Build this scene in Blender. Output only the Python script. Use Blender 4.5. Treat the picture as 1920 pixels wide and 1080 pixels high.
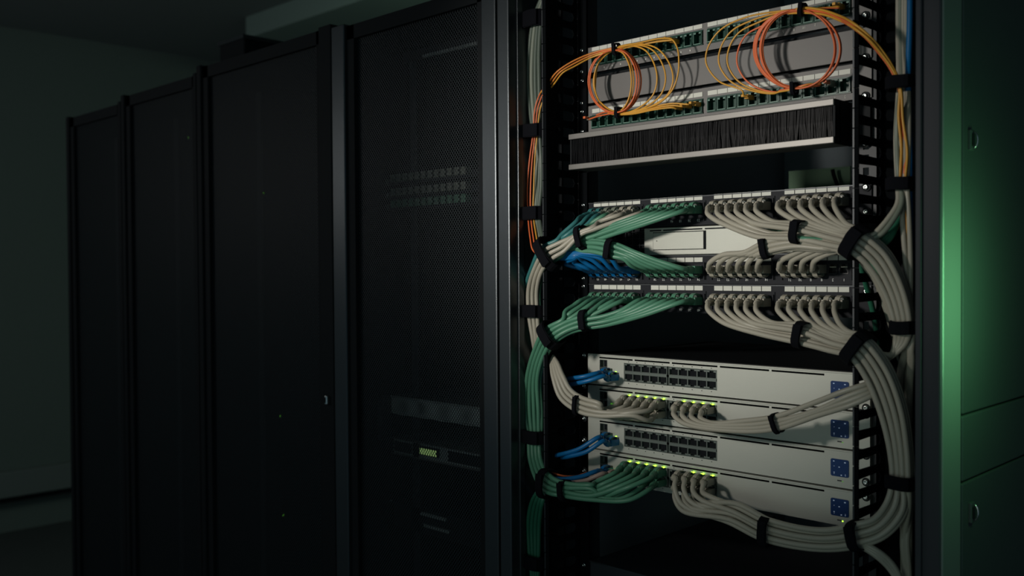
import bpy, math, random
from mathutils import Vector, Matrix
random.seed(7)
C = bpy.context.scene.collection
for o in list(bpy.data.objects): bpy.data.objects.remove(o)

# ------------------------------------------------------------------ camera
FPX = 1805.06
YAW, PIT, ROL = 0.776665, 0.0186041, -0.0063363
cy_, sy_ = math.cos(YAW), math.sin(YAW)
_r0 = Vector((cy_, sy_, 0))
CF = Vector((-sy_, cy_, 0)) * math.cos(PIT) + Vector((0, 0, -math.sin(PIT)))
_u0 = _r0.cross(CF)
CR = _r0 * math.cos(ROL) + _u0 * math.sin(ROL)
CU = -_r0 * math.sin(ROL) + _u0 * math.cos(ROL)
def ray(px, py): return CF + CR * ((px - 960) / FPX) - CU * ((py - 540) / FPX)
def _x(px): d = ray(px, 503); return d.x / d.y
DIST = 0.465 / (_x(1625) - _x(1093))          # rack rail spacing is 465 mm
CAM = Vector((-_x(1350) * DIST, -DIST, 1.25))
def at(px, py, Y=0.0):
    """the point of the plane y = Y that stands at this place of the 1920 x 1080 frame"""
    d = ray(px, py); return CAM + d * ((Y - CAM.y) / d.y)
def atx(px, py, X):
    d = ray(px, py); return CAM + d * ((X - CAM.x) / d.x)
cam_d = bpy.data.cameras.new('camera'); cam = bpy.data.objects.new('camera', cam_d); C.objects.link(cam)
cam_d.sensor_width = 36.0; cam_d.lens = FPX / 1920 * 36.0
cam_d.clip_start = 0.02; cam_d.clip_end = 60
m = Matrix((CR, CU, -CF)).transposed().to_4x4(); m.translation = CAM; cam.matrix_world = m
cam_d.dof.use_dof = True; cam_d.dof.aperture_fstop = 4.5
cam_d.dof.focus_distance = (at(1330, 450) - CAM).dot(CF)
S = bpy.context.scene
S.camera = cam
S.view_settings.view_transform = 'Standard'; S.view_settings.look = 'None'
S.view_settings.gamma = 1.0; S.view_settings.exposure = 0.0
try: S.view_settings.use_curve_mapping = False
except Exception: pass
S.cycles.use_denoising = True
S.cycles.max_bounces = 6; S.cycles.transparent_max_bounces = 12
# ------------------------------------------------------------------ light
W = bpy.data.worlds.new('room_ambience'); S.world = W; W.use_nodes = True
bg = W.node_tree.nodes['Background']; bg.inputs[0].default_value = (0.55, 0.85, 1.0, 1); bg.inputs[1].default_value = 0.10
def aim(o, tgt): o.rotation_euler = (Vector(tgt) - o.location).to_track_quat('-Z', 'Y').to_euler()
def spot(name, loc, tgt, power, col, size, blend, rad):
    d = bpy.data.lights.new(name, 'SPOT'); d.energy = power; d.color = col; d.spot_size = math.radians(size); d.spot_blend = blend; d.shadow_soft_size = rad
    o = bpy.data.objects.new(name, d); C.objects.link(o); o.location = loc; aim(o, tgt); return o
def area(name, loc, tgt, power, col, sx, sy):
    d = bpy.data.lights.new(name, 'AREA'); d.energy = power; d.color = col; d.shape = 'RECTANGLE'; d.size = sx; d.size_y = sy
    o = bpy.data.objects.new(name, d); C.objects.link(o); o.location = loc; aim(o, tgt); return o
KEY = spot('key_spotlight', (-0.38, -1.58, 1.50), (-0.11, 0, 1.375), 62, (1.0, 0.94, 0.86), 38, 1.0, 0.075)
FILL = area('added_green_fill', (0.35, -1.7, 1.0), (0.05, 0, 1.1), 1.3, (0.80, 1.0, 0.86), 0.5, 0.5)  # added unseen fill, lifts the lower rack with a greenish tone
P_ = atx(1785, 560, at(1764, 560, -0.1).x)
GREEN = area('green_side_light', P_ + Vector((0.135, 0.0, 0.0)), P_, 0.37, (0.27, 1.0, 0.40), 0.03, 0.16)
SIDE = area('added_post_highlight_strip', (-2.35, -1.6, 1.66), (-2.3, 0, 1.40), 2.6, (1.0, 0.96, 0.92), 1.7, 0.22)  # added unseen strip, set where the left posts mirror it
BACK = area('added_rear_wall_light', (-1.5, 1.15, 2.25), (-1.9, 1.5, 1.6), 2.2, (0.72, 1.0, 0.78), 1.2, 0.2)  # added out of frame to brighten the back and end walls

# ------------------------------------------------------------------ materials
def mat(name, col, rough=0.5, metal=0.0, emis=None, es=0.0, bump=0.0, bscale=300, coat=0.0, trans=0.0, spec=0.5, vary=0.0):
    M = bpy.data.materials.new(name); M.use_nodes = True
    nt = M.node_tree; b = nt.nodes['Principled BSDF']
    b.inputs['Base Color'].default_value = (*col, 1); b.inputs['Roughness'].default_value = rough; b.inputs['Metallic'].default_value = metal
    b.inputs['Specular IOR Level'].default_value = spec
    if coat: b.inputs['Coat Weight'].default_value = coat; b.inputs['Coat Roughness'].default_value = 0.15
    if trans: b.inputs['Transmission Weight'].default_value = trans
    if emis: b.inputs['Emission Color'].default_value = (*emis, 1); b.inputs['Emission Strength'].default_value = es
    if bump or vary:
        tc = nt.nodes.new('ShaderNodeTexCoord'); n = nt.nodes.new('ShaderNodeTexNoise'); n.inputs['Scale'].default_value = bscale; n.inputs['Detail'].default_value = 3
        nt.links.new(tc.outputs['Object'], n.inputs['Vector'])
        if bump:
            bp = nt.nodes.new('ShaderNodeBump'); bp.inputs['Strength'].default_value = bump; bp.inputs['Distance'].default_value = 0.0005
            nt.links.new(n.outputs['Fac'], bp.inputs['Height']); nt.links.new(bp.outputs['Normal'], b.inputs['Normal'])
        if vary:
            mr = nt.nodes.new('ShaderNodeMapRange'); mr.inputs['To Min'].default_value = 1 - vary; mr.inputs['To Max'].default_value = 1 + vary
            mx = nt.nodes.new('ShaderNodeVectorMath'); mx.operation = 'SCALE'; mx.inputs[0].default_value = col
            nt.links.new(n.outputs['Fac'], mr.inputs['Value']); nt.links.new(mr.outputs['Result'], mx.inputs['Scale']); nt.links.new(mx.outputs[0], b.inputs['Base Color'])
    return M
M = {}
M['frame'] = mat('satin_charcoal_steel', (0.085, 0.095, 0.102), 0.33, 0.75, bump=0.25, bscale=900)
M['frame_dark'] = mat('dimmed_matt_steel', (0.045, 0.048, 0.056), 0.55, 0.1, spec=0.3)
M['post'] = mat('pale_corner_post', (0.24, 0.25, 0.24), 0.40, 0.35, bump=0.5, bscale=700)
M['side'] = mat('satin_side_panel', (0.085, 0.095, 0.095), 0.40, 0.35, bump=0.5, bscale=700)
M['black'] = mat('black_powder_coat', (0.013, 0.015, 0.017), 0.6, bump=0.2, bscale=900, spec=0.12)
M['duct'] = mat('black_duct_plastic', (0.004, 0.005, 0.006), 0.8, spec=0.04)
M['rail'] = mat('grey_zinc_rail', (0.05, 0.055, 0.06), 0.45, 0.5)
M['inner'] = mat('bounce_toned_interior_steel', (0.24, 0.29, 0.32), 0.7)  # pale tone stands in for bounce light inside the rack
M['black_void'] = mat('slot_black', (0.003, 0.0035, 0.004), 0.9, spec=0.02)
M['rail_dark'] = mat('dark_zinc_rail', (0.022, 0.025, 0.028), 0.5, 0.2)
M['dark'] = mat('unlit_interior', (0.010, 0.012, 0.014), 0.8, spec=0.1)
M['tpanel'] = mat('warm_grey_panel', (0.175, 0.17, 0.165), 0.55, 0.2, bump=0.3, bscale=1500, vary=0.08)
M['bar'] = mat('anodised_bar', (0.24, 0.23, 0.215), 0.42, 0.5)
M['ppanel'] = mat('charcoal_patch_panel', (0.010, 0.012, 0.017), 0.6, spec=0.25)
M['silver'] = mat('silver_painted_steel', (0.55, 0.565, 0.505), 0.48, 0.25, bump=0.35, bscale=1800, vary=0.05)
M['chrome'] = mat('polished_screw', (0.75, 0.77, 0.74), 0.18, 1.0)
M['paper'] = mat('paper_label', (0.72, 0.73, 0.66), 0.7)
M['port'] = mat('black_port_plastic', (0.008, 0.009, 0.010), 0.4)
M['portframe'] = mat('grey_green_port_shield', (0.17, 0.20, 0.18), 0.4, 0.4)
M['contact'] = mat('port_contact', (0.55, 0.52, 0.42), 0.35, 0.8)
M['gjack'] = mat('dark_green_jack', (0.012, 0.060, 0.042), 0.3)
M['gjack_edge'] = mat('pale_green_jack_edge', (0.20, 0.34, 0.28), 0.3)
M['velcro'] = mat('black_hook_and_loop', (0.006, 0.0065, 0.009), 0.95, bump=1.0, bscale=1500, spec=0.1)
M['bristle'] = mat('black_bristle', (0.0022, 0.0028, 0.0042), 0.45, spec=0.16)
M['led'] = mat('green_led', (0.3, 0.6, 0.05), 0.4, emis=(0.42, 1.0, 0.05), es=3.0)
M['led_dim'] = mat('dim_green_led', (0.2, 0.5, 0.05), 0.4, emis=(0.25, 1.0, 0.08), es=0.16)
M['blue_panel'] = mat('blue_sticker', (0.012, 0.045, 0.17), 0.25, coat=0.4)
M['pale_mark_glow'] = mat('pale_blue_glowing_mark', (0.5, 0.6, 0.8), 0.4, emis=(0.55, 0.75, 1.0), es=0.12)
M['print'] = mat('pale_print', (0.8, 0.82, 0.8), 0.6)
M['dprint'] = mat('dark_print', (0.05, 0.055, 0.055), 0.6)
M['clear'] = mat('smoky_connector', (0.05, 0.07, 0.055), 0.45)
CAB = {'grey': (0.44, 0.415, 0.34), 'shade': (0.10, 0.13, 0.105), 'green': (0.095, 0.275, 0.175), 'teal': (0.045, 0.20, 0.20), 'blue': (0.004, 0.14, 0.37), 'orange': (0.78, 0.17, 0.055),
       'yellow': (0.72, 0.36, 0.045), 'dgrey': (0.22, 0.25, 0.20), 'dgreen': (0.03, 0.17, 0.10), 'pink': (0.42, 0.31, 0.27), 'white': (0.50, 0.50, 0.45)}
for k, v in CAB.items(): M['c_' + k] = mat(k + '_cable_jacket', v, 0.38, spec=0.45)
M['wall'] = mat('painted_wall', (0.20, 0.25, 0.23), 0.85, bump=0.2, bscale=60, vary=0.05)
M['ceil'] = mat('painted_ceiling', (0.27, 0.30, 0.30), 0.9)
M['beam'] = mat('painted_beam', (0.32, 0.42, 0.38), 0.85)
M['floor'] = mat('dark_floor', (0.10, 0.11, 0.11), 0.6)
M['trunk'] = mat('wall_trunking', (0.24, 0.28, 0.27), 0.6)
M['server'] = mat('grey_server_bezel', (0.40, 0.44, 0.42), 0.5, 0.3)
M['display'] = mat('lit_status_display', (0.2, 0.3, 0.1), 0.5, emis=(0.50, 0.80, 0.28), es=0.30)
M['rear'] = mat('painted_rear_light', (0.22, 0.36, 0.24), 0.8)
# perforated steel: round holes in a staggered grid, cut out by transparency
def perforated(name, pitch, col):
    Mx = bpy.data.materials.new(name); Mx.use_nodes = True; nt = Mx.node_tree; N = nt.nodes; L = nt.links
    b = N['Principled BSDF']; b.inputs['Base Color'].default_value = (*col, 1); b.inputs['Roughness'].default_value = 0.5; b.inputs['Metallic'].default_value = 0.3
    tc = N.new('ShaderNodeTexCoord'); sp = N.new('ShaderNodeSeparateXYZ'); L.new(tc.outputs['Object'], sp.inputs[0])
    def mth(op, a, c=None):
        n = N.new('ShaderNodeMath'); n.operation = op
        for i, v in enumerate((a, c)):
            if v is None: continue
            if isinstance(v, (int, float)): n.inputs[i].default_value = v
            else: L.new(v, n.inputs[i])
        return n.outputs[0]
    def dots(dx, dz):
        u = mth('SUBTRACT', mth('FRACT', mth('ADD', mth('DIVIDE', sp.outputs[0], pitch), 50 + dx)), 0.5)
        v = mth('SUBTRACT', mth('FRACT', mth('ADD', mth('DIVIDE', sp.outputs[2], pitch * 1.2), 50 + dz)), 0.5)
        v = mth('MULTIPLY', v, 1.2)
        return mth('LESS_THAN', mth('ADD', mth('MULTIPLY', u, u), mth('MULTIPLY', v, v)), 0.34 ** 2)
    hole = mth('MAXIMUM', dots(0, 0), dots(0.5, 0.5))
    tr = N.new('ShaderNodeBsdfTransparent'); mx = N.new('ShaderNodeMixShader')
    L.new(hole, mx.inputs[0]); L.new(b.outputs[0], mx.inputs[1]); L.new(tr.outputs[0], mx.inputs[2]); L.new(mx.outputs[0], N['Material Output'].inputs[0])
    return Mx
M['mesh'] = perforated('perforated_steel', 0.0062, (0.03, 0.038, 0.043))
M['bezelmesh'] = perforated('perforated_bezel', 0.006, (0.85, 0.9, 0.88))

# ------------------------------------------------------------------ builders
class MB:
    def __init__(s): s.v = []; s.f = []; s.smooth = False
    def box(s, x0, x1, y0, y1, z0, z1):
        n = len(s.v)
        s.v += [(x, y, z) for z in (z0, z1) for y in (y0, y1) for x in (x0, x1)]
        s.f += [tuple(n + i for i in q) for q in ((0, 2, 3, 1), (4, 5, 7, 6), (0, 1, 5, 4), (2, 6, 7, 3), (0, 4, 6, 2), (1, 3, 7, 5))]
        return s
    def prism(s, pts, y0, y1):                      # outline in x,z extruded along y
        n = len(s.v); k = len(pts)
        s.v += [(x, y0, z) for x, z in pts] + [(x, y1, z) for x, z in pts]
        s.f.append(tuple(n + i for i in range(k))); s.f.append(tuple(n + k + i for i in reversed(range(k))))
        for i in range(k): j = (i + 1) % k; s.f.append((n + i, n + k + i, n + k + j, n + j))
        return s
    def rings(s, R, cap=True, closed=False):
        n = len(s.v); k = len(R[0])
        for r in R: s.v += [tuple(p) for p in r]
        m_ = len(R)
        for a in range(m_ if closed else m_ - 1):
            b = (a + 1) % m_
            for i in range(k): j = (i + 1) % k; s.f.append((n + a * k + i, n + a * k + j, n + b * k + j, n + b * k + i))
        if cap and not closed:
            s.f.append(tuple(n + i for i in reversed(range(k)))); s.f.append(tuple(n + (m_ - 1) * k + i for i in range(k)))
        return s
    def mesh(s, name, material, smooth=False):
        me = bpy.data.meshes.new(name); me.from_pydata(s.v, [], s.f); me.materials.append(material)
        if smooth: me.polygons.foreach_set('use_smooth', [True] * len(me.polygons))
        me.update(); return me
    def build(s, name, material, parent=None, loc=None, smooth=False, bevel=0.0):
        return link(name, s.mesh(name, material, smooth), parent, loc, bevel)
def link(name, me, parent=None, loc=None, bevel=0.0):
    o = bpy.data.objects.new(name, me); C.objects.link(o)
    if parent: o.parent = parent
    if loc is not None: o.location = loc
    if bevel:
        b = o.modifiers.new('bevel', 'BEVEL'); b.width = bevel; b.segments = 2; b.limit_method = 'ANGLE'; b.harden_normals = False
    return o
def tag(o, label=None, cat=None, group=None, kind=None):
    if label: o['label'] = label
    if cat: o['category'] = cat
    if group: o['group'] = group
    if kind: o['kind'] = kind
    return o
def empty(name, loc, label, cat, group=None):
    o = bpy.data.objects.new(name, None); C.objects.link(o); o.location = loc; o.empty_display_size = 0.02
    return tag(o, label, cat, group)

# ------------------------------------------------------------------ room
ZC = atx(7, 50, -1).z
LW = at(0, 1000, 0)                                   # placeholder, wall plane found below
# left end wall: floor junction seen at (0, 1000)
d_ = ray(0, 1000); tt = -CAM.z / d_.z; XW = (CAM + d_ * tt).x
ZC = atx(7, 50, XW).z
w = MB().box(XW - 0.12, XW, -2.6, 3.2, 0, ZC + 0.1).build('wall_left', M['wall']); tag(w, 'dim grey green end wall beyond the cabinet row', kind='structure')
fl = MB().box(XW - 0.12, 2.6, -2.6, 3.2, -0.08, 0).build('floor', M['floor']); tag(fl, 'dark room floor', kind='structure')
ce = MB().box(XW - 0.12, 2.6, -2.6, 3.2, ZC, ZC + 0.1).build('ceiling', M['ceil']); tag(ce, 'dark flat ceiling', kind='structure')
YB = 1.55
wb = MB().box(XW, 2.6, YB, YB + 0.1, 0, ZC).build('wall_back', M['wall']); tag(wb, 'grey green wall behind the cabinets', kind='structure')
# ceiling beam along the aisle and bulkhead above the cabinets
pa, pb = atx(270, 2, 0), None
def atz(px, py, Z):
    d = ray(px, py); return CAM + d * ((Z - CAM.z) / d.z)
zb = ZC - 0.10
a1, a2 = atz(400, 27, zb), atz(500, 27, zb)
tb = MB().box(a1.x, a2.x, -1.6, 0.55, zb, ZC).build('trim_1', M['beam'], bevel=0.004); tag(tb, 'pale ceiling beam running above the aisle', kind='structure')
b1 = atz(575, 34, zb)
tb2 = MB().box(atz(460, 72, zb).x, 1.2, b1.y, b1.y + 0.30, zb, ZC).build('trim_2', M['beam'], bevel=0.004); tag(tb2, 'pale ceiling beam above the cabinet row', kind='structure')
# wall trunking with a dark gap and cables
def zat(px, py, X): return atx(px, py, X).z
t = empty('cable_trunking', (XW, 0, zat(0, 900, XW)), 'pale cable trunking along the bottom of the end wall', 'trunking')
z1, z2 = zat(0, 884, XW) , zat(0, 932, XW)
MB().box(0.001, 0.05, -2.0, 1.53, z2 - t.location.z, z1 - t.location.z).build('trunking_body', M['trunk'], t, bevel=0.004)
MB().box(0.001, 0.056, -2.0, 1.53, z2 - 0.02 - t.location.z, z2 - 0.002 - t.location.z).build('dark_edge', M['dark'], t)
MB().box(0.05, 0.054, 0.9, 0.905, z2 - t.location.z, z1 - t.location.z).build('cover_joint', M['dark'], t)

# ------------------------------------------------------------------ tubes
def catmull(P, n=8):
    out = []; Q = [P[0] * 2 - P[1]] + P + [P[-1] * 2 - P[-2]]
    for i in range(1, len(Q) - 2):
        p0, p1, p2, p3 = Q[i - 1:i + 3]
        # centripetal parameters keep the curve free of overshoots
        def kn(a, b): return max((b - a).length, 1e-5) ** 0.5
        t0 = 0; t1 = t0 + kn(p0, p1); t2 = t1 + kn(p1, p2); t3 = t2 + kn(p2, p3)
        for k in range(n):
            t = t1 + (t2 - t1) * k / n
            A1 = p0 * ((t1 - t) / (t1 - t0)) + p1 * ((t - t0) / (t1 - t0)); A2 = p1 * ((t2 - t) / (t2 - t1)) + p2 * ((t - t1) / (t2 - t1)); A3 = p2 * ((t3 - t) / (t3 - t2)) + p3 * ((t - t2) / (t3 - t2))
            B1 = A1 * ((t2 - t) / (t2 - t0)) + A2 * ((t - t0) / (t2 - t0)); B2 = A2 * ((t3 - t) / (t3 - t1)) + A3 * ((t - t1) / (t3 - t1))
            out.append(B1 * ((t2 - t) / (t2 - t1)) + B2 * ((t - t1) / (t2 - t1)))
    out.append(P[-1]); return out
def tube(path, rad, sides=9, name='sheath', material=None, parent=None):
    """rad: number or list per point"""
    N_ = len(path); R = rad if isinstance(rad, list) else [rad] * N_
    mb = MB(); rings = []; nrm = None
    for i, p in enumerate(path):
        t = (path[min(i + 1, N_ - 1)] - path[max(i - 1, 0)])
        t = t.normalized() if t.length > 1e-9 else Vector((0, -1, 0))
        if nrm is None: nrm = t.orthogonal().normalized()
        nrm = nrm - t * nrm.dot(t); nrm = nrm.normalized() if nrm.length > 1e-6 else t.orthogonal().normalized()
        b = t.cross(nrm)
        rings.append([p + (nrm * math.cos(2 * math.pi * k / sides) + b * math.sin(2 * math.pi * k / sides)) * R[i] for k in range(sides)])
    mb.rings(rings); return mb.build(name, material, parent, smooth=True)
def resample(path, step):
    out = [path[0]]; acc = 0
    for a, b in zip(path, path[1:]):
        L_ = (b - a).length
        while acc + L_ >= step:
            f_ = (step - acc) / L_; a = a.lerp(b, f_); L_ = (b - a).length; out.append(a); acc = 0
        acc += L_
    if (path[-1] - out[-1]).length > step * 0.3: out.append(path[-1])
    return out
CR_ = 0.0035
# plug pieces, built once and shared: local origin on the port face, -y out of the port
_plugs = {}
def plug_mesh(col):
    if col not in _plugs:
        h = MB(); h.box(-0.0064, 0.0064, -0.019, 0.004, -0.0055, 0.0055)
        hood = h.mesh('plug', M['c_' + col])
        t_ = MB()   # arched latch guard
        pts = [(-0.021, 0.0045), (-0.018, 0.0085), (-0.012, 0.0105), (-0.006, 0.0098), (-0.002, 0.0085)]
        for (ya, za), (yb, zb_) in zip(pts, pts[1:]):
            n = len(t_.v)
            t_.v += [(x, y, z + dz) for (y, z) in ((ya, za), (yb, zb_)) for dz in (-0.0007, 0.0007) for x in (-0.0034, 0.0034)]
            t_.f += [tuple(n + i for i in q) for q in ((0, 2, 3, 1), (4, 5, 7, 6), (0, 1, 5, 4), (2, 6, 7, 3), (0, 4, 6, 2), (1, 3, 7, 5))]
        guard = t_.mesh('latch_guard', M['c_' + col])
        c_ = MB().box(-0.0058, 0.0058, -0.004, 0.001, -0.004, 0.0085)
        body = c_.mesh('connector', M['clear'])
        _plugs[col] = (hood, guard, body)
    return _plugs[col]
def add_plug(parent, P0, col, up=1, k=1.0):
    hood, guard, body = plug_mesh(col)
    for nm, me in (('plug', hood), ('latch_guard', guard), ('connector', body)):
        o = link(nm, me, parent, P0)
        if up < 0: o.rotation_euler = (0, math.pi, 0)
        o.scale = (k, 1, k)
def boot(parent, path, col, L0=0.017, L1=0.034, r0=0.0056, r1=0.0041):
    """ribbed strain relief around the cable just behind the plug"""
    pts, acc, seg = [], 0, []
    prev = path[0]
    for p in path[1:]:
        acc2 = acc + (p - prev).length
        if acc2 > L0: seg.append((acc2, p))
        if acc2 > L1: break
        acc, prev = acc2, p
    if len(seg) < 3: return
    P = resample([s_[1] for s_ in seg], 0.0011); n = len(P)
    rad = [(r0 + (r1 - r0) * i / (n - 1)) + (0.00045 if (i % 3 == 0) else -0.0002) for i in range(n)]
    rad[-1] = r1 + 0.0006
    tube(P, rad, 8, 'boot', M['c_' + col], parent)
def cable(name, label, group, col, pts, r=CR_, start=None, end=None, up=1, up2=1, n=9, sides=9, bcol=None, bcol2=None, k=1.0):
    """pts: world points between the two ends; start / end: port points (or None when the end is out of sight)"""
    P = list(pts)
    if start is not None: P = [start + Vector((0, -0.008, 0)), start + Vector((0, -0.021, 0))] + P
    if end is not None: P = P + [end + Vector((0, -0.021, 0)), end + Vector((0, -0.008, 0))]
    path = catmull(P, n)
    root = empty(name, path[0], label, 'cable', group)
    off = path[0].copy(); loc = [p - off for p in path]
    tube(loc, r, sides, 'jacket', M['c_' + col], root)
    if start is not None:
        add_plug(root, start - off, bcol or col, up, 0.84 if start.y < -0.003 else 1.0); boot(root, loc, bcol or col, 0.011, 0.027)
    if end is not None:
        add_plug(root, end - off, bcol2 or bcol or col, up2, 0.84 if end.y < -0.003 else 1.0); boot(root, list(reversed(loc)), bcol2 or bcol or col, 0.011, 0.027)
    return root
def slots(n, layers):
    """n places in a bundle: a across (-1..1), b depth layer (0 front)"""
    out = []; per = math.ceil(n / layers)
    for i in range(n):
        k, l = divmod(i, layers)
        a = -1 + 2 * (k + (0.5 if l % 2 else 0.0)) / max(per - 0.5, 1)
        out.append((max(-1, min(1, a)), l))
    return out
def wp(px, py, Y, tang, hh, a, l, dy=0.0052):
    """a place in the bundle at (px,py): tang is the bundle's direction in the frame, hh its half height in pixels"""
    tx, ty = tang; L_ = math.hypot(tx, ty); nx, ny = -ty / L_, tx / L_
    if abs(ty) > abs(tx):
        if (nx < 0) == (px < 1300): nx, ny = -nx, -ny      # inside of the turn keeps its side
    elif ny < 0: nx, ny = -nx, -ny
    return at(px + nx * a * hh, py + ny * a * hh, Y + l * dy)

# ------------------------------------------------------------------ main rack: frame, rails, ducts
YF = -0.10
ZT = 2.02
rack = empty('open_equipment_rack', (0, YF, 0), 'open black equipment rack holding the patch panels, silver switches and cable bundles', 'rack')
rk = lambda mb, nm, mt, bevel=0.0, parent=None: mb.build(nm, M[mt], parent or rack, Vector((0, -YF, 0)) if parent is None else None, bevel=bevel)
xL0, xL1 = at(934, 400, YF).x, at(955, 400, YF).x
xR0, xR1 = at(1718, 500, YF).x, at(1764, 500, YF).x
yIn = YF + 0.075
rk(MB().box(xL0, xL1, YF, yIn, 0, ZT), 'frame_post', 'frame', 0.0018)
rk(MB().box(xR0, xR1, YF, YF + 0.05, 0, ZT), 'frame_post', 'frame_dark', 0.0022)  # darker steel copy: weaker glare on this post put into its colour
xr1b = at(1728, 500, YF - 0.003).x
rk(MB().box(xR0, xr1b, YF - 0.004, YF + 0.01, 0, ZT), 'door_seal', 'frame_dark', 0.0015)
xs = at(974, 400, YF + 0.02).x
rk(MB().box(xL1 - 0.001, xs, YF + 0.018, YF + 0.03, 0, ZT), 'frame_lip', 'frame', 0.0008)
# inner side walls, back and top of the rack
rk(MB().box(xL0, xL0 + 0.004, yIn, 0.80, 0, ZT), 'inner_wall', 'inner')
rk(MB().box(xR1 - 0.012, xR1 - 0.006, YF + 0.02, 0.80, 0, ZT), 'inner_wall', 'inner')
rk(MB().box(xL0, xR1, 0.80, 0.805, 0, 1.30).box(xL0, xR1, 0.80, 0.805, 1.36, ZT), 'back_panel', 'inner')
rk(MB().box(xL0, xR1, YF, 0.80, ZT, ZT + 0.02), 'top_panel', 'black')
rk(MB().box(xL0, xR1, YF, 0.80, 0.02, 0.05), 'bottom_panel', 'black')
# rails with square holes (ladder of rungs)
def X_(px): return at(px, 503, 0.006).x
UH = (at(1093, 95, 0).z - at(1093, 210, 0).z) / 2     # one rack unit as the screws show it
zr = at(1093, 95, 0).z
def rail(x0, x1, h0, h1, ztop, zbot):
    mb = MB(); mb.box(x0, h0, 0.003, 0.006, zbot, ztop); mb.box(h1, x1, 0.003, 0.006, zbot, ztop)
    mb.box(x1 - 0.002, x1, 0.003, 0.03, zbot, ztop)
    pit = UH / 3; hs = pit * 0.60; z = zr; k = 0
    zz = [zr + pit * i for i in range(-40, 12)]
    for z in zz:
        if z - pit / 2 < zbot or z > ztop: continue
        mb.box(h0, h1, 0.003, 0.006, z + hs / 2, z + pit - hs / 2)
    return mb
rk(rail(X_(1086), X_(1104), X_(1092.5), X_(1101), 1.95, 0.1), 'rack_rail', 'rail')
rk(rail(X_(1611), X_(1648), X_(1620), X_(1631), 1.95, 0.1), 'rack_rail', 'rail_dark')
# finger ducts: tip strip, fingers, base
YD = -0.082
def duct(px_tip, wpx, px_base, label, group, pitchpx, yref, pxref, op0, side):
    xt0, xt1 = at(px_tip, 503, YD).x, at(px_tip + wpx, 503, YD).x
    root = empty('finger_duct', (xt0, YD, 0.3), label, 'cable duct', group)
    off = -root.location
    z0 = at(pxref, yref, YD).z; pit = at(pxref, yref, YD).z - at(pxref, yref + pitchpx, YD).z
    mb = MB(); mb.box(xt0 + 0.004, xt0 + 0.022, -0.004, 0.0, 0.3, 1.95)
    mb.build('duct_base', M['duct'], root, off)
    zt, zc = [], z0 + pit * 4
    fm = None; k = 0
    while zc > 0.45:
        # finger: arm reaching from the base to a tip strip of almost one pitch
        if fm is None:
            f_ = MB(); f_.box(0, xt1 - xt0, 0, 0.0022, -pit * 0.49, pit * 0.49)
            # arm with rounded roots
            arm = [(0.0022, pit * 0.487), (op0, pit * 0.487), (op0 + 0.003, pit * 0.30), (op0 + 0.008, pit * 0.24), (0.058, pit * 0.20), (0.068, pit * 0.24), (0.0715, pit * 0.487), (0.080, pit * 0.487)]
            n = len(f_.v); th = 0.0022
            pr = [(y, z) for y, z in arm] + [(y, -z) for y, z in reversed(arm)]
            f_.v += [(x, y, z) for x in (0.0, th) for y, z in pr]; kk = len(pr)
            f_.f.append(tuple(n + i for i in range(kk))); f_.f.append(tuple(n + kk + i for i in reversed(range(kk))))
            for i in range(kk): j = (i + 1) % kk; f_.f.append((n + i, n + j, n + kk + j, n + kk + i))
            fm = f_.mesh('finger', M['duct'])
        link('finger', fm, root, Vector((xt0, YD, zc)) + off)
        # little notch rib that catches the light at the tip
        zc -= pit; k += 1
    rm = MB().box(-0.0008, 0.0012, -0.0010, 0.001, -pit * 0.47, pit * 0.47).mesh('edge_bead', M['rail'])
    zc = z0 + pit * 4
    while zc > 0.45:
        link('edge_bead', rm, root, Vector((xt0, YD, zc)) + off); zc -= pit
    return root
duct(1019.5, 6, 1085, 'black slotted cable finger duct down the left side of the open rack', 'finger ducts', 32.2, 33.6, 1020, 0.026, 1)
duct(1600.5, 9, 1650, 'black slotted cable finger duct beside the blue stickers', 'finger ducts', 37.6, 109, 1601, 0.0028, -1)
# gutter back plates behind the cable bundles
rk(MB().box(xL0 + 0.006, X_(1060) - 0.012, 0.012, 0.016, 0.2, 1.95), 'gutter_plate', 'black')
gp = MB(); gp.box(X_(1655), xR1 - 0.013, 0.035, 0.039, 0.2, 1.95)
rk(gp, 'gutter_plate', 'black')
MBp = MB()
rk(MBp.box(xR0 + 0.002, xR0 + 0.006, YF + 0.05, 0.03, 0.2, 1.95), 'gutter_fin', 'black')

# ------------------------------------------------------------------ side panel with catches (right)
xS = xR1 + 0.0015
def ys(px): return atx(px, 600, xS).y
side = empty('rack_side_panel', (xS, ys(1768), 0), 'satin steel side panel of the rack washed in green light', 'side panel')
so = -side.location
y0, y1 = ys(1768), ys(1803)
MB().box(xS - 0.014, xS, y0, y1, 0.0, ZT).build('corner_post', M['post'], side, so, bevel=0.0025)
MB().box(xS - 0.014, xS - 0.006, y1 - 0.001, 0.80, 0.0, ZT).build('backing', M['dark'], side, so)
zA, zB = atx(1806, 779, xS).z, atx(1806, 905, xS).z
g_ = 0.0011
for zlo, zhi in ((zA + g_, ZT), (zB + g_, zA - g_), (0.0, zB - g_)):
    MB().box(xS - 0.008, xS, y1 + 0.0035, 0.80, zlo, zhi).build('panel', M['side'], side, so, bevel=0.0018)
def catch(px, py, big):
    p = atx(px, py, xS); 
    c = MB(); c.box(-0.001, 0.0035, -0.006, 0.006, -0.012, 0.012); o = c.build('catch', M['side'], side, p + so, bevel=0.0012)
    MB().box(0.0035, 0.0055, -0.0025, 0.0025, -0.007, 0.007).build('catch_slot', M['black'], o, bevel=0.0006)
    R = []
    for i in range(13):
        a = math.pi * i / 12; R.append(Vector((0.004 + 0.004 * math.sin(a), 0.002, 0.009 * math.cos(a))))
    tube(R, 0.0009, 6, 'catch_loop', M['chrome'], o)
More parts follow.
